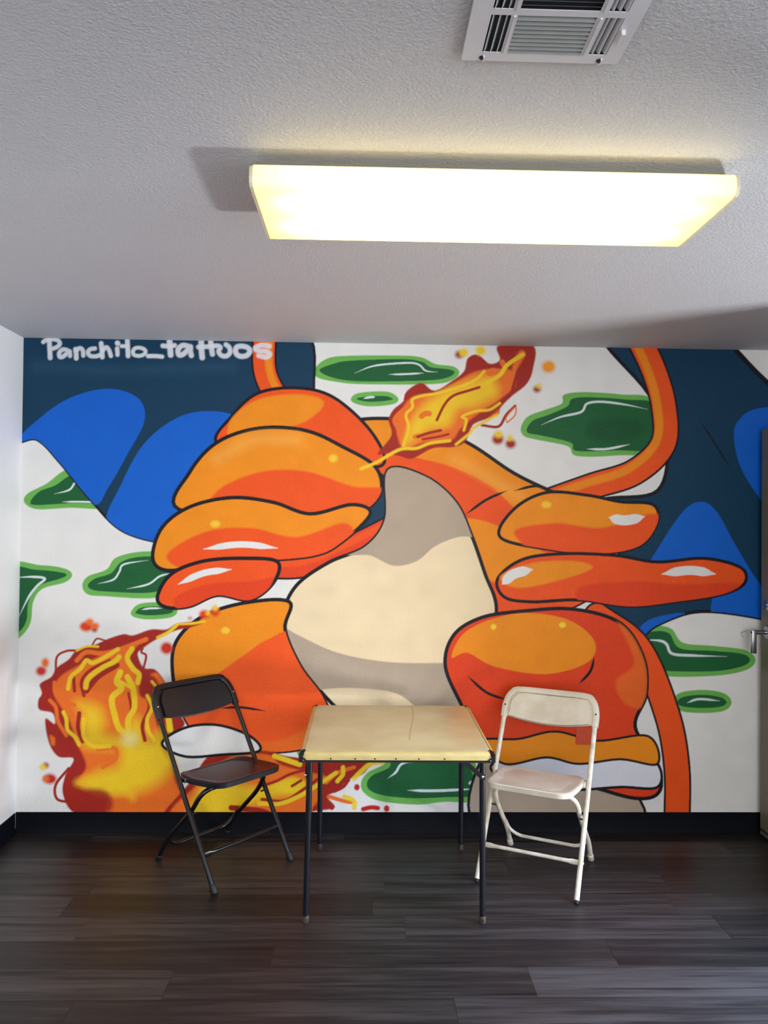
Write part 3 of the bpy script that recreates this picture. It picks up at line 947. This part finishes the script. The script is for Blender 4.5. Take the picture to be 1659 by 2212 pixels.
# ================================================================== ceiling light
lm = bpy.data.materials.new('prismatic_lens')
lm.use_nodes = True
nl = lm.node_tree
nl.nodes.remove(nl.nodes['Principled BSDF'])
out = nl.nodes['Material Output']
trl = nl.nodes.new('ShaderNodeBsdfTranslucent')
trl.inputs[0].default_value = (1.0, 0.93, 0.66, 1)
dif = nl.nodes.new('ShaderNodeBsdfPrincipled')
dif.inputs['Base Color'].default_value = (0.85, 0.78, 0.52, 1)
dif.inputs['Roughness'].default_value = 0.25
mx = nl.nodes.new('ShaderNodeMixShader')
mx.inputs[0].default_value = 0.3
nl.links.new(trl.outputs[0], mx.inputs[1])
nl.links.new(dif.outputs[0], mx.inputs[2])
em = nl.nodes.new('ShaderNodeEmission')
em.inputs[0].default_value = (1.0, 0.74, 0.24, 1)
em.inputs[1].default_value = 0.5
ad = nl.nodes.new('ShaderNodeAddShader')
nl.links.new(mx.outputs[0], ad.inputs[0])
nl.links.new(em.outputs[0], ad.inputs[1])
nl.links.new(ad.outputs[0], out.inputs[0])
tcl = nl.nodes.new('ShaderNodeTexCoord')
vo = nl.nodes.new('ShaderNodeTexVoronoi')
vo.inputs['Scale'].default_value = 190
vo.inputs['Randomness'].default_value = 0.0
nl.links.new(tcl.outputs['Object'], vo.inputs['Vector'])
bpl = nl.nodes.new('ShaderNodeBump')
bpl.inputs['Distance'].default_value = 0.002
nl.links.new(vo.outputs[0], bpl.inputs['Height'])
nl.links.new(bpl.outputs[0], dif.inputs['Normal'])
M['lens'] = lm


def emis(name, rgb, s):
    m = bpy.data.materials.new(name)
    m.use_nodes = True
    n = m.node_tree
    n.nodes.remove(n.nodes['Principled BSDF'])
    e_ = n.nodes.new('ShaderNodeEmission')
    e_.inputs[0].default_value = tuple(rgb) + (1,)
    e_.inputs[1].default_value = s
    n.links.new(e_.outputs[0], n.nodes['Material Output'].inputs[0])
    return m


M['lamp_tube'] = emis('fluorescent_tube', (1.0, 0.80, 0.34), 34.0)
LX, LY = 2.006, -1.825
lt = thing('ceiling_light', 'long fluorescent ceiling light with glowing yellowish prismatic cover, on the ceiling', 'ceiling light', (LX, LY, CEIL), -0.004)
# housing
bm = bmesh.new()
box(-.585, .585, -.105, .105, -.032, -.0008, bm)
box(-.587, .587, -.171, .171, -.0350, -.0322, bm)
obj('housing', bm, M['fixture'], lt, smooth=False)
# wrap-round lens: U profile swept along x
prof = [(-.172, -.0352), (-.176, -.0362), (-.180, -.041), (-.184, -.052), (-.185, -.066), (-.181, -.080), (-.172, -.0865),
        (-.150, -.0885), (-.06, -.0885), (.06, -.0885), (.150, -.0885), (.172, -.0865), (.181, -.080), (.185, -.066), (.184, -.052), (.180, -.041), (.176, -.0362), (.172, -.0352)]
bm = bmesh.new()
XSEG = 24
rr = []
for i in range(XSEG + 1):
    x = -.588 + 1.176 * i / XSEG
    rr.append([bm.verts.new((x, yy_, zz_)) for yy_, zz_ in prof])
for i in range(XSEG):
    for k in range(len(prof) - 1):
        bm.faces.new((rr[i][k], rr[i][k + 1], rr[i + 1][k + 1], rr[i + 1][k]))
obj('lens', bm, M['lens'], lt)
for s in (-1, 1):
    pr = [(-.110, -.002)] + [(u * 1.004, v - .0012) for u, v in prof] + [(.110, -.002)]
    bm = bmesh.new()
    a = [bm.verts.new((s * .588, u, v)) for u, v in pr]
    c = [bm.verts.new((s * .596, u, v)) for u, v in pr]
    bm.faces.new(a)
    bm.faces.new(c[::-1])
    bridge(bm, a, c)
    obj('end_cap', bm, M['fixture'], lt, smooth=False)
for s in (-1, 1):
    bm = tube([(-.515, s * .078, -.060), (.515, s * .078, -.060)], .0155, seg=16)
    obj('fluorescent_tube', bm, M['lamp_tube'], lt)

# ================================================================== ceiling register
vt = thing('ceiling_vent', 'white metal four-way air register with louvres on the ceiling', 'air vent', (2.0185, -2.552, CEIL), 0.0)
vx0, vx1, vy0, vy1 = -.1475, .1475, -.147, .147
zT, zB = -.0005, -.013
# openings, local (x0, x1, y0, y1)
ops = []
for (ya, yb) in ((.016, .122), (-.106, .000)):
    ops += [(-.114, -.079, ya, yb), (-.067, .071, ya, yb), (.086, .119, ya, yb)]
xs = sorted(set([vx0, vx1] + [o_[0] for o_ in ops] + [o_[1] for o_ in ops]))
ysx = sorted(set([vy0, vy1] + [o_[2] for o_ in ops] + [o_[3] for o_ in ops]))
bm = bmesh.new()
for i in range(len(xs) - 1):
    for j in range(len(ysx) - 1):
        cx, cy_ = (xs[i] + xs[i + 1]) / 2, (ysx[j] + ysx[j + 1]) / 2
        if any(o_[0] < cx < o_[1] and o_[2] < cy_ < o_[3] for o_ in ops):
            continue
        box(xs[i], xs[i + 1], ysx[j], ysx[j + 1], zB, zB + .0015, bm)
# turned-up rim
for a in ((vx0 - .002, vx0, vy0, vy1), (vx1, vx1 + .002, vy0, vy1), (vx0, vx1, vy0 - .002, vy0), (vx0, vx1, vy1, vy1 + .002)):
    box(a[0], a[1], a[2], a[3], zB, -.005, bm)
obj('face_plate', bm, M['vent'], vt, smooth=False)
obj('duct_back', box(vx0 + .01, vx1 - .01, vy0 + .01, vy1 - .01, -.0022, -.0005), M['duct'], vt, smooth=False)
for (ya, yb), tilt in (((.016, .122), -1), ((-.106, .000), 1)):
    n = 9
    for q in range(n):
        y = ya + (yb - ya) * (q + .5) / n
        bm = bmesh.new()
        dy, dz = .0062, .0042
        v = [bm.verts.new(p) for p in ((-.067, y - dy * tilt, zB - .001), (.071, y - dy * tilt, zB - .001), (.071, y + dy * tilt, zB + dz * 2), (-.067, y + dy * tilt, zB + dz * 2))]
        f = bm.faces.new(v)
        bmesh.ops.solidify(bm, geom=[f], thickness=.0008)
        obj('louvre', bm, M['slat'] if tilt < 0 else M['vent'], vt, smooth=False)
    for sx, tl in ((-.0965, -1), (.1025, 1)):
        for q in range(3):
            x = sx + (q - 1) * .0118
            bm = bmesh.new()
            v = [bm.verts.new(p) for p in ((x + .003 * tl, ya, zB - .001), (x + .003 * tl, yb, zB - .001), (x - .003 * tl, yb, zB + .008), (x - .003 * tl, ya, zB + .008))]
            f = bm.faces.new(v)
            bmesh.ops.solidify(bm, geom=[f], thickness=.0008)
            obj('louvre', bm, M['vent'], vt, smooth=False)
    for x in (-.0725, .0785):
        bm = box(x - .0018, x + .0018, ya, yb, zB - .003, zB + .001)
        obj('divider_rib', bm, M['vent'], vt, smooth=False)
bm = box(.123, .131, .045, .075, zB - .010, zB, bev=.001)
obj('damper_lever', bm, M['vent'], vt, smooth=False)
for x in (-.112, .111):
    bm = disc_stack((x, .138, zB), (0, 0, -1), [(0, .0052), (.002, .005), (.004, .003)], seg=12)
    obj('screw', bm, M['rivet_dark'], vt)
    bm = box(x + .002, x + .005, .132, .147, zB - .004, zB)
    obj('clip', bm, M['vent'], vt, smooth=False)

# ================================================================== folding chairs
K = 0.636


def make_chair(label, loc, rz, pl, mt, white):
    t = thing('folding_chair', label, 'chair', loc, rz)
    y0 = -0.22                # the base's middle is the origin; front feet at y0
    ztop = 0.752 if white else 0.782
    zb = 0.628 if white else 0.652
    hx = 0.2125

    def tl(x, z, h=0.0):      # point on the plane of the front tubes
        return Vector((x, y0 + K * z, z)) + Vector((0, -1, K)).normalized() * h

    # two long front-leg tubes running up into the backrest
    for s in (-1, 1):
        bm = tube([tl(s * hx, 0.012), tl(s * hx, 0.2), tl(s * hx, 0.42), tl(s * hx, zb + .05)], .0108 if white else .0105)
        lg = obj('front_leg', bm, mt, t)
        if not white:
            bm = disc_stack(tl(s * hx, 0.0) + Vector((0, 0, 0.0)), (0, K, 1), [(0, .0125), (.005, .0150), (.034, .0138), (.036, .0118)], seg=16)
            obj('foot_cap', bm, M['rubber'], lg)
        else:
            bm = disc_stack(tl(s * hx, 0.002), (0, K, 1), [(0, .0085), (.0125, .0085)], seg=14)
            obj('foot_plug', bm, M['rubber'], lg)
        bm = disc_stack(tl(s * hx, .133) + Vector((s * .0105, 0, 0)), (s, 0, 0), [(0, .006), (.002, .0055), (.003, .003)], seg=12)
        obj('rivet', bm, M['cream_metal'] if white else M['black_metal'], lg)
        # pivot bolt joining the two leg sets
        bm = disc_stack(tl(s * (hx - .030), .280), (s, 0, 0), [(0, .0040), (.038, .0040)], seg=12)
        obj('pivot_bolt', bm, M['rust'] if white else M['black_metal'], t)
    # front stretcher with flattened ends
    zc = .133
    path, rad = [], []
    for x, ra, rb in ((-.203, .011, .003), (-.178, .012, .003), (-.162, .009, .006), (-.14, .0078, .0078), (0, .0078, .0078), (.14, .0078, .0078), (.162, .009, .006), (.178, .012, .003), (.203, .011, .003)):
        path.append(tl(x, zc, 0.0))
        rad.append((ra, rb))
    obj('stretcher', tube(path, rad), mt, t)
    # rear leg set: an upside-down U that crosses inside the front tubes
    L = lambda x, F, z: Vector((x, y0 + F, z))
    hr = .190
    pts = [L(-hr, .447, .008), L(-hr, .392, .100), L(-hr + .004, .207, .277), L(-hr + .01, .135, .385), L(hr - .01, .135, .385), L(hr - .004, .207, .277), L(hr, .392, .100), L(hr, .447, .008)]
    rl = obj('rear_leg_frame', tube(fillet(pts, [.05, .05, .075, .075, .05, .05]), .0108 if white else .0105), mt, t)
    for s in (-1, 1):
        bm = disc_stack(L(s * hr, .4495, .0), (0, -.50, .85), [(0, .0120), (.005, .0145), (.032, .0135), (.034, .0115)], seg=16)
        obj('foot_cap', bm, M['cream_metal'] if white else M['rubber'], rl)
    pts = [L(-hr + .002, .352, .150), L(-hr + .012, .385, .098), L(-.135, .395, .072), L(.135, .395, .072), L(hr - .012, .385, .098), L(hr - .002, .352, .150)]
    obj('rear_stretcher', tube(fillet(pts, .05), .0078), mt, t)

    # seat: dished moulded shell with a rolled skirt
    fy = 0.0 if white else 0.02
    oc_ = [(-.152, .335), (.152, .335), (.190, .285), (.190, .16), (.180, fy), (-.180, fy), (-.190, .16), (-.190, .285)]
    ol = rounded_outline(oc_, [.03, .03, .04, .08, .062, .062, .08, .04], 9)
    cx, cy_ = 0.0, .165
    bm = bmesh.new()

    def zseat(x, y, r):
        base = .436 - .028 * (y - fy) / .33
        dish = -.016 * (1 - r * r) - (.010 * max(0, 1 - (x / .11) ** 2) * min(1, max(0, (y - .24) / .09)))
        side = .004 * (abs(x) / .19) ** 2 + (.012 * (abs(x) / .19) ** 2 * min(1, max(0, (y - .22) / .1)))
        return base + dish + side

    cen = bm.verts.new((0, y0 + cy_, zseat(0, cy_, 0)))
    rings = []
    for r in (.25, .45, .62, .76, .87, .94, .975, 1.0):
        ring = []
        for p in ol:
            x, y = cx + (p.x - cx) * r, cy_ + (p.y - cy_) * r
            drop = 0 if r < .95 else (.0015 if r < .99 else .006)
            ring.append(bm.verts.new((x, y0 + y, zseat(x, y, r) - drop)))
        rings.append(ring)
    n = len(ol)
    for k in range(n):
        bm.faces.new((cen, rings[0][k], rings[0][(k + 1) % n]))
    for i in range(len(rings) - 1):
        bridge(bm, rings[i], rings[i + 1])
    sk = [bm.verts.new((p.x * .992, y0 + cy_ + (p.y - cy_) * .992, zseat(p.x, p.y, 1) - .026)) for p in ol]
    bridge(bm, rings[-1], sk)
    sk2 = [bm.verts.new((p.x * .965, y0 + cy_ + (p.y - cy_) * .965, zseat(p.x, p.y, 1) - .026)) for p in ol]
    bridge(bm, sk, sk2)
    un = [bm.verts.new((p.x * .95, y0 + cy_ + (p.y - cy_) * .95, zseat(p.x * .95, p.y, .95) - .007)) for p in ol]
    bridge(bm, sk2, un)
    bm.faces.new(un)
    st = obj('seat', bm, pl, t)
    for s in (-1, 1):
        bm = box(min(s * .186, s * .2), max(s * .186, s * .2), y0 + .235, y0 + .285, .398, .416, bev=.002)
        obj('seat_bracket', bm, mt if white else M['chrome'], st, smooth=False)

    # backrest: moulded panel with a wide rounded rim over the tubes
    H = lambda x, z, h: tl(x, z, h)

    def bow(x):
        return -.020 * max(0.0, 1 - (x / .2) ** 2)

    # rim, an upside-down U of flattened section
    cpts = [(-hx, zb - .006), (-hx, ztop - .075), (-hx + .020, ztop - .028), (-hx + .075, ztop - .008), (hx - .075, ztop - .008), (hx - .020, ztop - .028), (hx, ztop - .075), (hx, zb - .006)]
    sm = smooth_open(cpts, 8)
    bm = bmesh.new()
    prs = []
    mC = len(sm)
    for i in range(mC):
        a_, b_ = sm[max(i - 1, 0)], sm[min(i + 1, mC - 1)]
        tx, tz = b_[0] - a_[0], (b_[1] - a_[1]) * 1.185
        l_ = math.hypot(tx, tz)
        nx_, nz_ = tz / l_, -tx / l_ / 1.185          # in-plane normal
        hb = bow(sm[i][0]) * .65
        ring = []
        hw, hd = .0150, .0135
        for k in range(12):
            a2 = 2 * PI * k / 12
            ca_, sa_ = math.cos(a2), math.sin(a2)
            e1 = (abs(ca_) ** .6) * (1 if ca_ > 0 else -1) * hw
            e2 = (abs(sa_) ** .6) * (1 if sa_ > 0 else -1) * hd
            ring.append(bm.verts.new(H(sm[i][0] + nx_ * e1, sm[i][1] + nz_ * e1, hb + e2)))
        prs.append(ring)
    for i in range(mC - 1):
        bridge(bm, prs[i], prs[i + 1])
    bm.faces.new(prs[0][::-1])
    bm.faces.new(prs[-1])
    # panel, thin curved slab inside the rim with a bevelled front
    NU = 24
    pin = .026

    def ztop_at(x, inset):
        ax, lim = abs(x), hx - inset
        rr_ = .070
        z1 = ztop - .008 - inset * .55
        if ax <= lim - rr_:
            return z1
        return z1 - rr_ * .80 * (1 - math.sqrt(max(0.0, 1 - ((ax - (lim - rr_)) / rr_) ** 2)))

    def slab(inset, hfront, hback):
        F_r, B_r = [], []
        lim = hx - inset
        xsu = [lim * math.sin(PI / 2 * (-1 + 2 * i / NU)) for i in range(NU + 1)]
        for x in xsu:
            za = zb - .012 + .014 * (x / lim) ** 2
            zc_ = ztop_at(x, inset)
            col, colb = [], []
            for j in range(7):
                z = za + (zc_ - za) * j / 6
                col.append(bm.verts.new(H(x, z, bow(x) + hfront)))
                colb.append(bm.verts.new(H(x, z, bow(x) + hback)))
            F_r.append(col)
            B_r.append(colb)
        for i in range(NU):
            for j in range(6):
                bm.faces.new((F_r[i][j], F_r[i + 1][j], F_r[i + 1][j + 1], F_r[i][j + 1]))
                bm.faces.new((B_r[i][j], B_r[i][j + 1], B_r[i + 1][j + 1], B_r[i + 1][j]))
            bm.faces.new((F_r[i][0], B_r[i][0], B_r[i + 1][0], F_r[i + 1][0]))
            bm.faces.new((F_r[i][6], F_r[i + 1][6], B_r[i + 1][6], B_r[i][6]))
        for i in (0, NU):
            for j in range(6):
                bm.faces.new((F_r[i][j], F_r[i][j + 1], B_r[i][j + 1], B_r[i][j]))

    slab(.012, .004, -.008)
    slab(.026, .016, .002)
    bk = obj('backrest', bm, pl, t)
    for s in (-1, 1):
        bm = disc_stack(tl(s * hx, zb + .042, .0125), (0, -1, K), [(0, .0042), (.0020, .0040), (.0028, .002)], seg=12)
        obj('rivet', bm, M['rivet_dark'] if white else M['rivet_bright'], bk)
    return t


def pose(mid, d):
    l = Vector((-d[1], d[0]))
    rz = math.atan2(l.y, l.x)
    o = Vector(mid) - Vector(d) * .22      # origin sits 0.22 behind the front feet
    return (o.x, o.y, 0.0), rz


p_, r_ = pose((1.2382, -0.4756), (0.7415, -0.6710))
make_chair('black plastic folding chair on black tube legs, left of the table', p_, r_, M['black_plastic'], M['black_metal'], False)
p_, r_ = pose((2.3862, -0.6317), (-0.4522, -0.8919))
make_chair('white plastic folding chair with scuffed tube legs, right of the table', p_, r_, M['cream_plastic'], M['cream_metal'], True)

# ================================================================== card table
tm = mat('tan_vinyl_top', (222, 208, 162), 0.30, rgb2=(206, 188, 138), nscale=5, bump=0.00025, bscale=260)
ntt = tm.node_tree
pb = ntt.nodes['Principled BSDF']
src = pb.inputs['Base Color'].links[0].from_socket
tct = ntt.nodes.new('ShaderNodeTexCoord')
sx_ = ntt.nodes.new('ShaderNodeSeparateXYZ')
ntt.links.new(tct.outputs['Object'], sx_.inputs[0])


def tm_(op, a, b_=0.0, c_=0.0):
    n = ntt.nodes.new('ShaderNodeMath')
    n.operation = op
    for i, v in enumerate((a, b_, c_)):
        if isinstance(v, (int, float)):
            n.inputs[i].default_value = v
        else:
            ntt.links.new(v, n.inputs[i])
    return n.outputs[0]


# drip stain running across the top, with a shape of its own
sn = tm_('MULTIPLY', tm_('SINE', tm_('MULTIPLY', sx_.outputs[1], 5.5)), .022)
dx_ = tm_('ABSOLUTE', tm_('SUBTRACT', tm_('SUBTRACT', sx_.outputs[0], .075), sn))
near = tm_('LESS_THAN', dx_, .0035)
lim = tm_('GREATER_THAN', sx_.outputs[1], -.22)
fac = tm_('MULTIPLY', tm_('MULTIPLY', near, lim), .45)
mxc = ntt.nodes.new('ShaderNodeMix')
mxc.data_type = 'RGBA'
ntt.links.new(fac, mxc.inputs[0])
ntt.links.new(src, mxc.inputs[6])
mxc.inputs[7].default_value = lin((150, 118, 66)) + [1]
ntt.links.new(mxc.outputs[2], pb.inputs['Base Color'])

TX, TY, TZ = 1.8335, -.5545, .675
tb = thing('card_table', 'square folding card table with tan vinyl top and thin black legs', 'table', (TX, TY, 0), -0.004)
hw = .371
base_ol = rounded_outline([(-hw, -hw), (hw, -hw), (hw, hw), (-hw, hw)], [.028] * 4, 6)


def off(ol, d):
    out = []
    for p in ol:
        out.append(Vector((p.x * (hw - d) / hw, p.y * (hw - d) / hw)))
    return out


def ring_solid(bm, levels):
    rs_ = []
    for d, z in levels:
        rs_.append([bm.verts.new((p.x, p.y, z)) for p in off(base_ol, d)])
    for i in range(len(rs_) - 1):
        bridge(bm, rs_[i], rs_[i + 1])
    bm.faces.new(rs_[0][::-1])
    bm.faces.new(rs_[-1])
    return bm


obj('tabletop', ring_solid(bmesh.new(), [(.012, TZ - .030), (.012, TZ - .004), (.017, TZ - .0005), (.024, TZ)]), tm, tb)
bm = bmesh.new()
rs_ = []
for d, z in [(.0125, TZ - .001), (.010, TZ + .0002), (.006, TZ - .001), (.002, TZ - .006), (0, TZ - .012), (.001, TZ - .033), (.006, TZ - .0345), (.0125, TZ - .033)]:
    rs_.append([bm.verts.new((p.x, p.y, z)) for p in off(base_ol, d)])
for i in range(len(rs_)):
    bridge(bm, rs_[i], rs_[(i + 1) % len(rs_)])
eb = obj('edge_band', bm, M['band'], tb)
for x in (-.252, -.160, -.085, -.005, .082, .180):
    bm = disc_stack((x, -hw + .0005, TZ - .0275), (0, -1, 0), [(0, .0032), (.0012, .003), (.0018, .0015)], seg=10)
    obj('tack', bm, M['rivet_dark'], eb)
# steel frame under the top
bm = bmesh.new()
for a in ((-hw + .002, hw - .002, -hw + .002, -hw + .020), (-hw + .002, hw - .002, hw - .020, hw - .002), (-hw + .002, -hw + .020, -hw + .020, hw - .020), (hw - .020, hw - .002, -hw + .020, hw - .020)):
    box(a[0], a[1], a[2], a[3], TZ - .042, TZ - .0345, bm)
obj('apron_frame', bm, M['navy_metal'], tb, smooth=False)
# corner guards: two-lobed sheet wrapped round each corner
for sx in (-1, 1):
    for sy in (-1, 1):
        bm = bmesh.new()
        lob = [(0.0, -.0405), (.026, -.0405), (.0275, -.034), (.024, -.027), (.017, -.0245), (.013, -.021), (.016, -.015), (.022, -.007), (.024, -.0005), (.020, .0022), (.012, .0020), (.004, -.003), (0.0, -.010)]
        for axis in (0, 1):
            fr, bk_ = [], []
            for u, v in lob:
                inn = .006 if v > -.010 else .0
                inn += max(0, (v + .010)) * .9
                oo = .0022 - inn
                if axis == 0:
                    fr.append(bm.verts.new((sx * (hw + .0015 - u), sy * (hw + oo), TZ + v)))
                    bk_.append(bm.verts.new((sx * (hw + .0015 - u), sy * (hw - .006 - inn), TZ + v)))
                else:
                    fr.append(bm.verts.new((sx * (hw + oo), sy * (hw + .0015 - u), TZ + v)))
                    bk_.append(bm.verts.new((sx * (hw - .006 - inn), sy * (hw + .0015 - u), TZ + v)))
            bm.faces.new(fr)
            bm.faces.new(bk_[::-1])
            bridge(bm, fr, bk_)
        cg = obj('corner_guard', bm, M['black_metal'], tb, smooth=False)
        bm = disc_stack((sx * (hw - .016), sy * (hw + .0020), TZ - .033), (0, sy, 0), [(0, .0028), (.0015, .0022)], seg=10)
        obj('guard_screw', bm, M['rivet_bright'], cg)
# legs: top point and foot point, in world then local
legs = [((-.335, -.315), (-.345, -.308)), ((.332, -.315), (.3385, -.314)), ((-.332, .335), (-.3305, .352)), ((.332, .335), (.3355, .345))]
for (a_, f_) in legs:
    top = Vector((a_[0], a_[1], TZ - .036))
    ft = Vector((f_[0], f_[1], 0.0))
    dirv = (top - ft).normalized()
    bm = tube([ft + dirv * .012, ft + dirv * .3, top], .0118)
    lg = obj('leg', bm, M['navy_metal'], tb)
    bm = disc_stack(ft, dirv, [(0, .011), (.003, .0128), (.026, .0128), (.028, .0118)], seg=16)
    obj('leg_cap', bm, M['rust'], lg)
# folding braces
def bar(p, q, w, th, nrm):
    bm = bmesh.new()
    p, q, nrm = Vector(p), Vector(q), Vector(nrm).normalized()
    d = (q - p).normalized()
    s = nrm.cross(d)
    fr, bk_ = [], []
    pts = []
    for k in range(9):
        a = -PI / 2 + PI * k / 8
        pts.append(q + d * (math.cos(a) * w) + s * (math.sin(a) * w))
    for k in range(9):
        a = PI / 2 + PI * k / 8
        pts.append(p + d * (math.cos(a) * w) + s * (math.sin(a) * w))
    fr = [bm.verts.new(x + nrm * th) for x in pts]
    bk_ = [bm.verts.new(x - nrm * th) for x in pts]
    bm.faces.new(fr)
    bm.faces.new(bk_[::-1])
    bridge(bm, fr, bk_)
    return bm


def brace(base, dx, dy, nrm, zt=.552, reach=.075):
    bx, by = base
    n_ = Vector(nrm)
    b1 = bar((bx, by, zt), (bx + dx * reach, by + dy * reach, TZ - .045), .0085, .0012, nrm)
    o = obj('brace', b1, M['black_metal'], tb, smooth=False)
    o.location = n_ * .0135
    b2 = bar((bx + dx * -.004, by + dy * -.004, zt + .012), (bx + dx * (reach + .02), by + dy * (reach + .02), TZ - .045), .0032, .0012, nrm)
    o2 = obj('brace_link', b2, M['black_metal'], tb, smooth=False)
    o2.location = n_ * .0165
    bm = disc_stack(Vector((bx, by, zt + .006)) + n_ * .012, nrm, [(0, .0050), (.008, .0050), (.009, .003)], seg=14)
    obj('brace_rivet', bm, M['rivet_bright'], tb)


brace((.332, -.315), -1, 0, (0, -1, 0), zt=.562)
brace((-.335, -.315), 0, 1, (-1, 0, 0), zt=.562)
brace((-.332, .335), 1, 0, (0, 1, 0), zt=.562)
brace((.332, .335), 0, -1, (1, 0, 0), zt=.562)
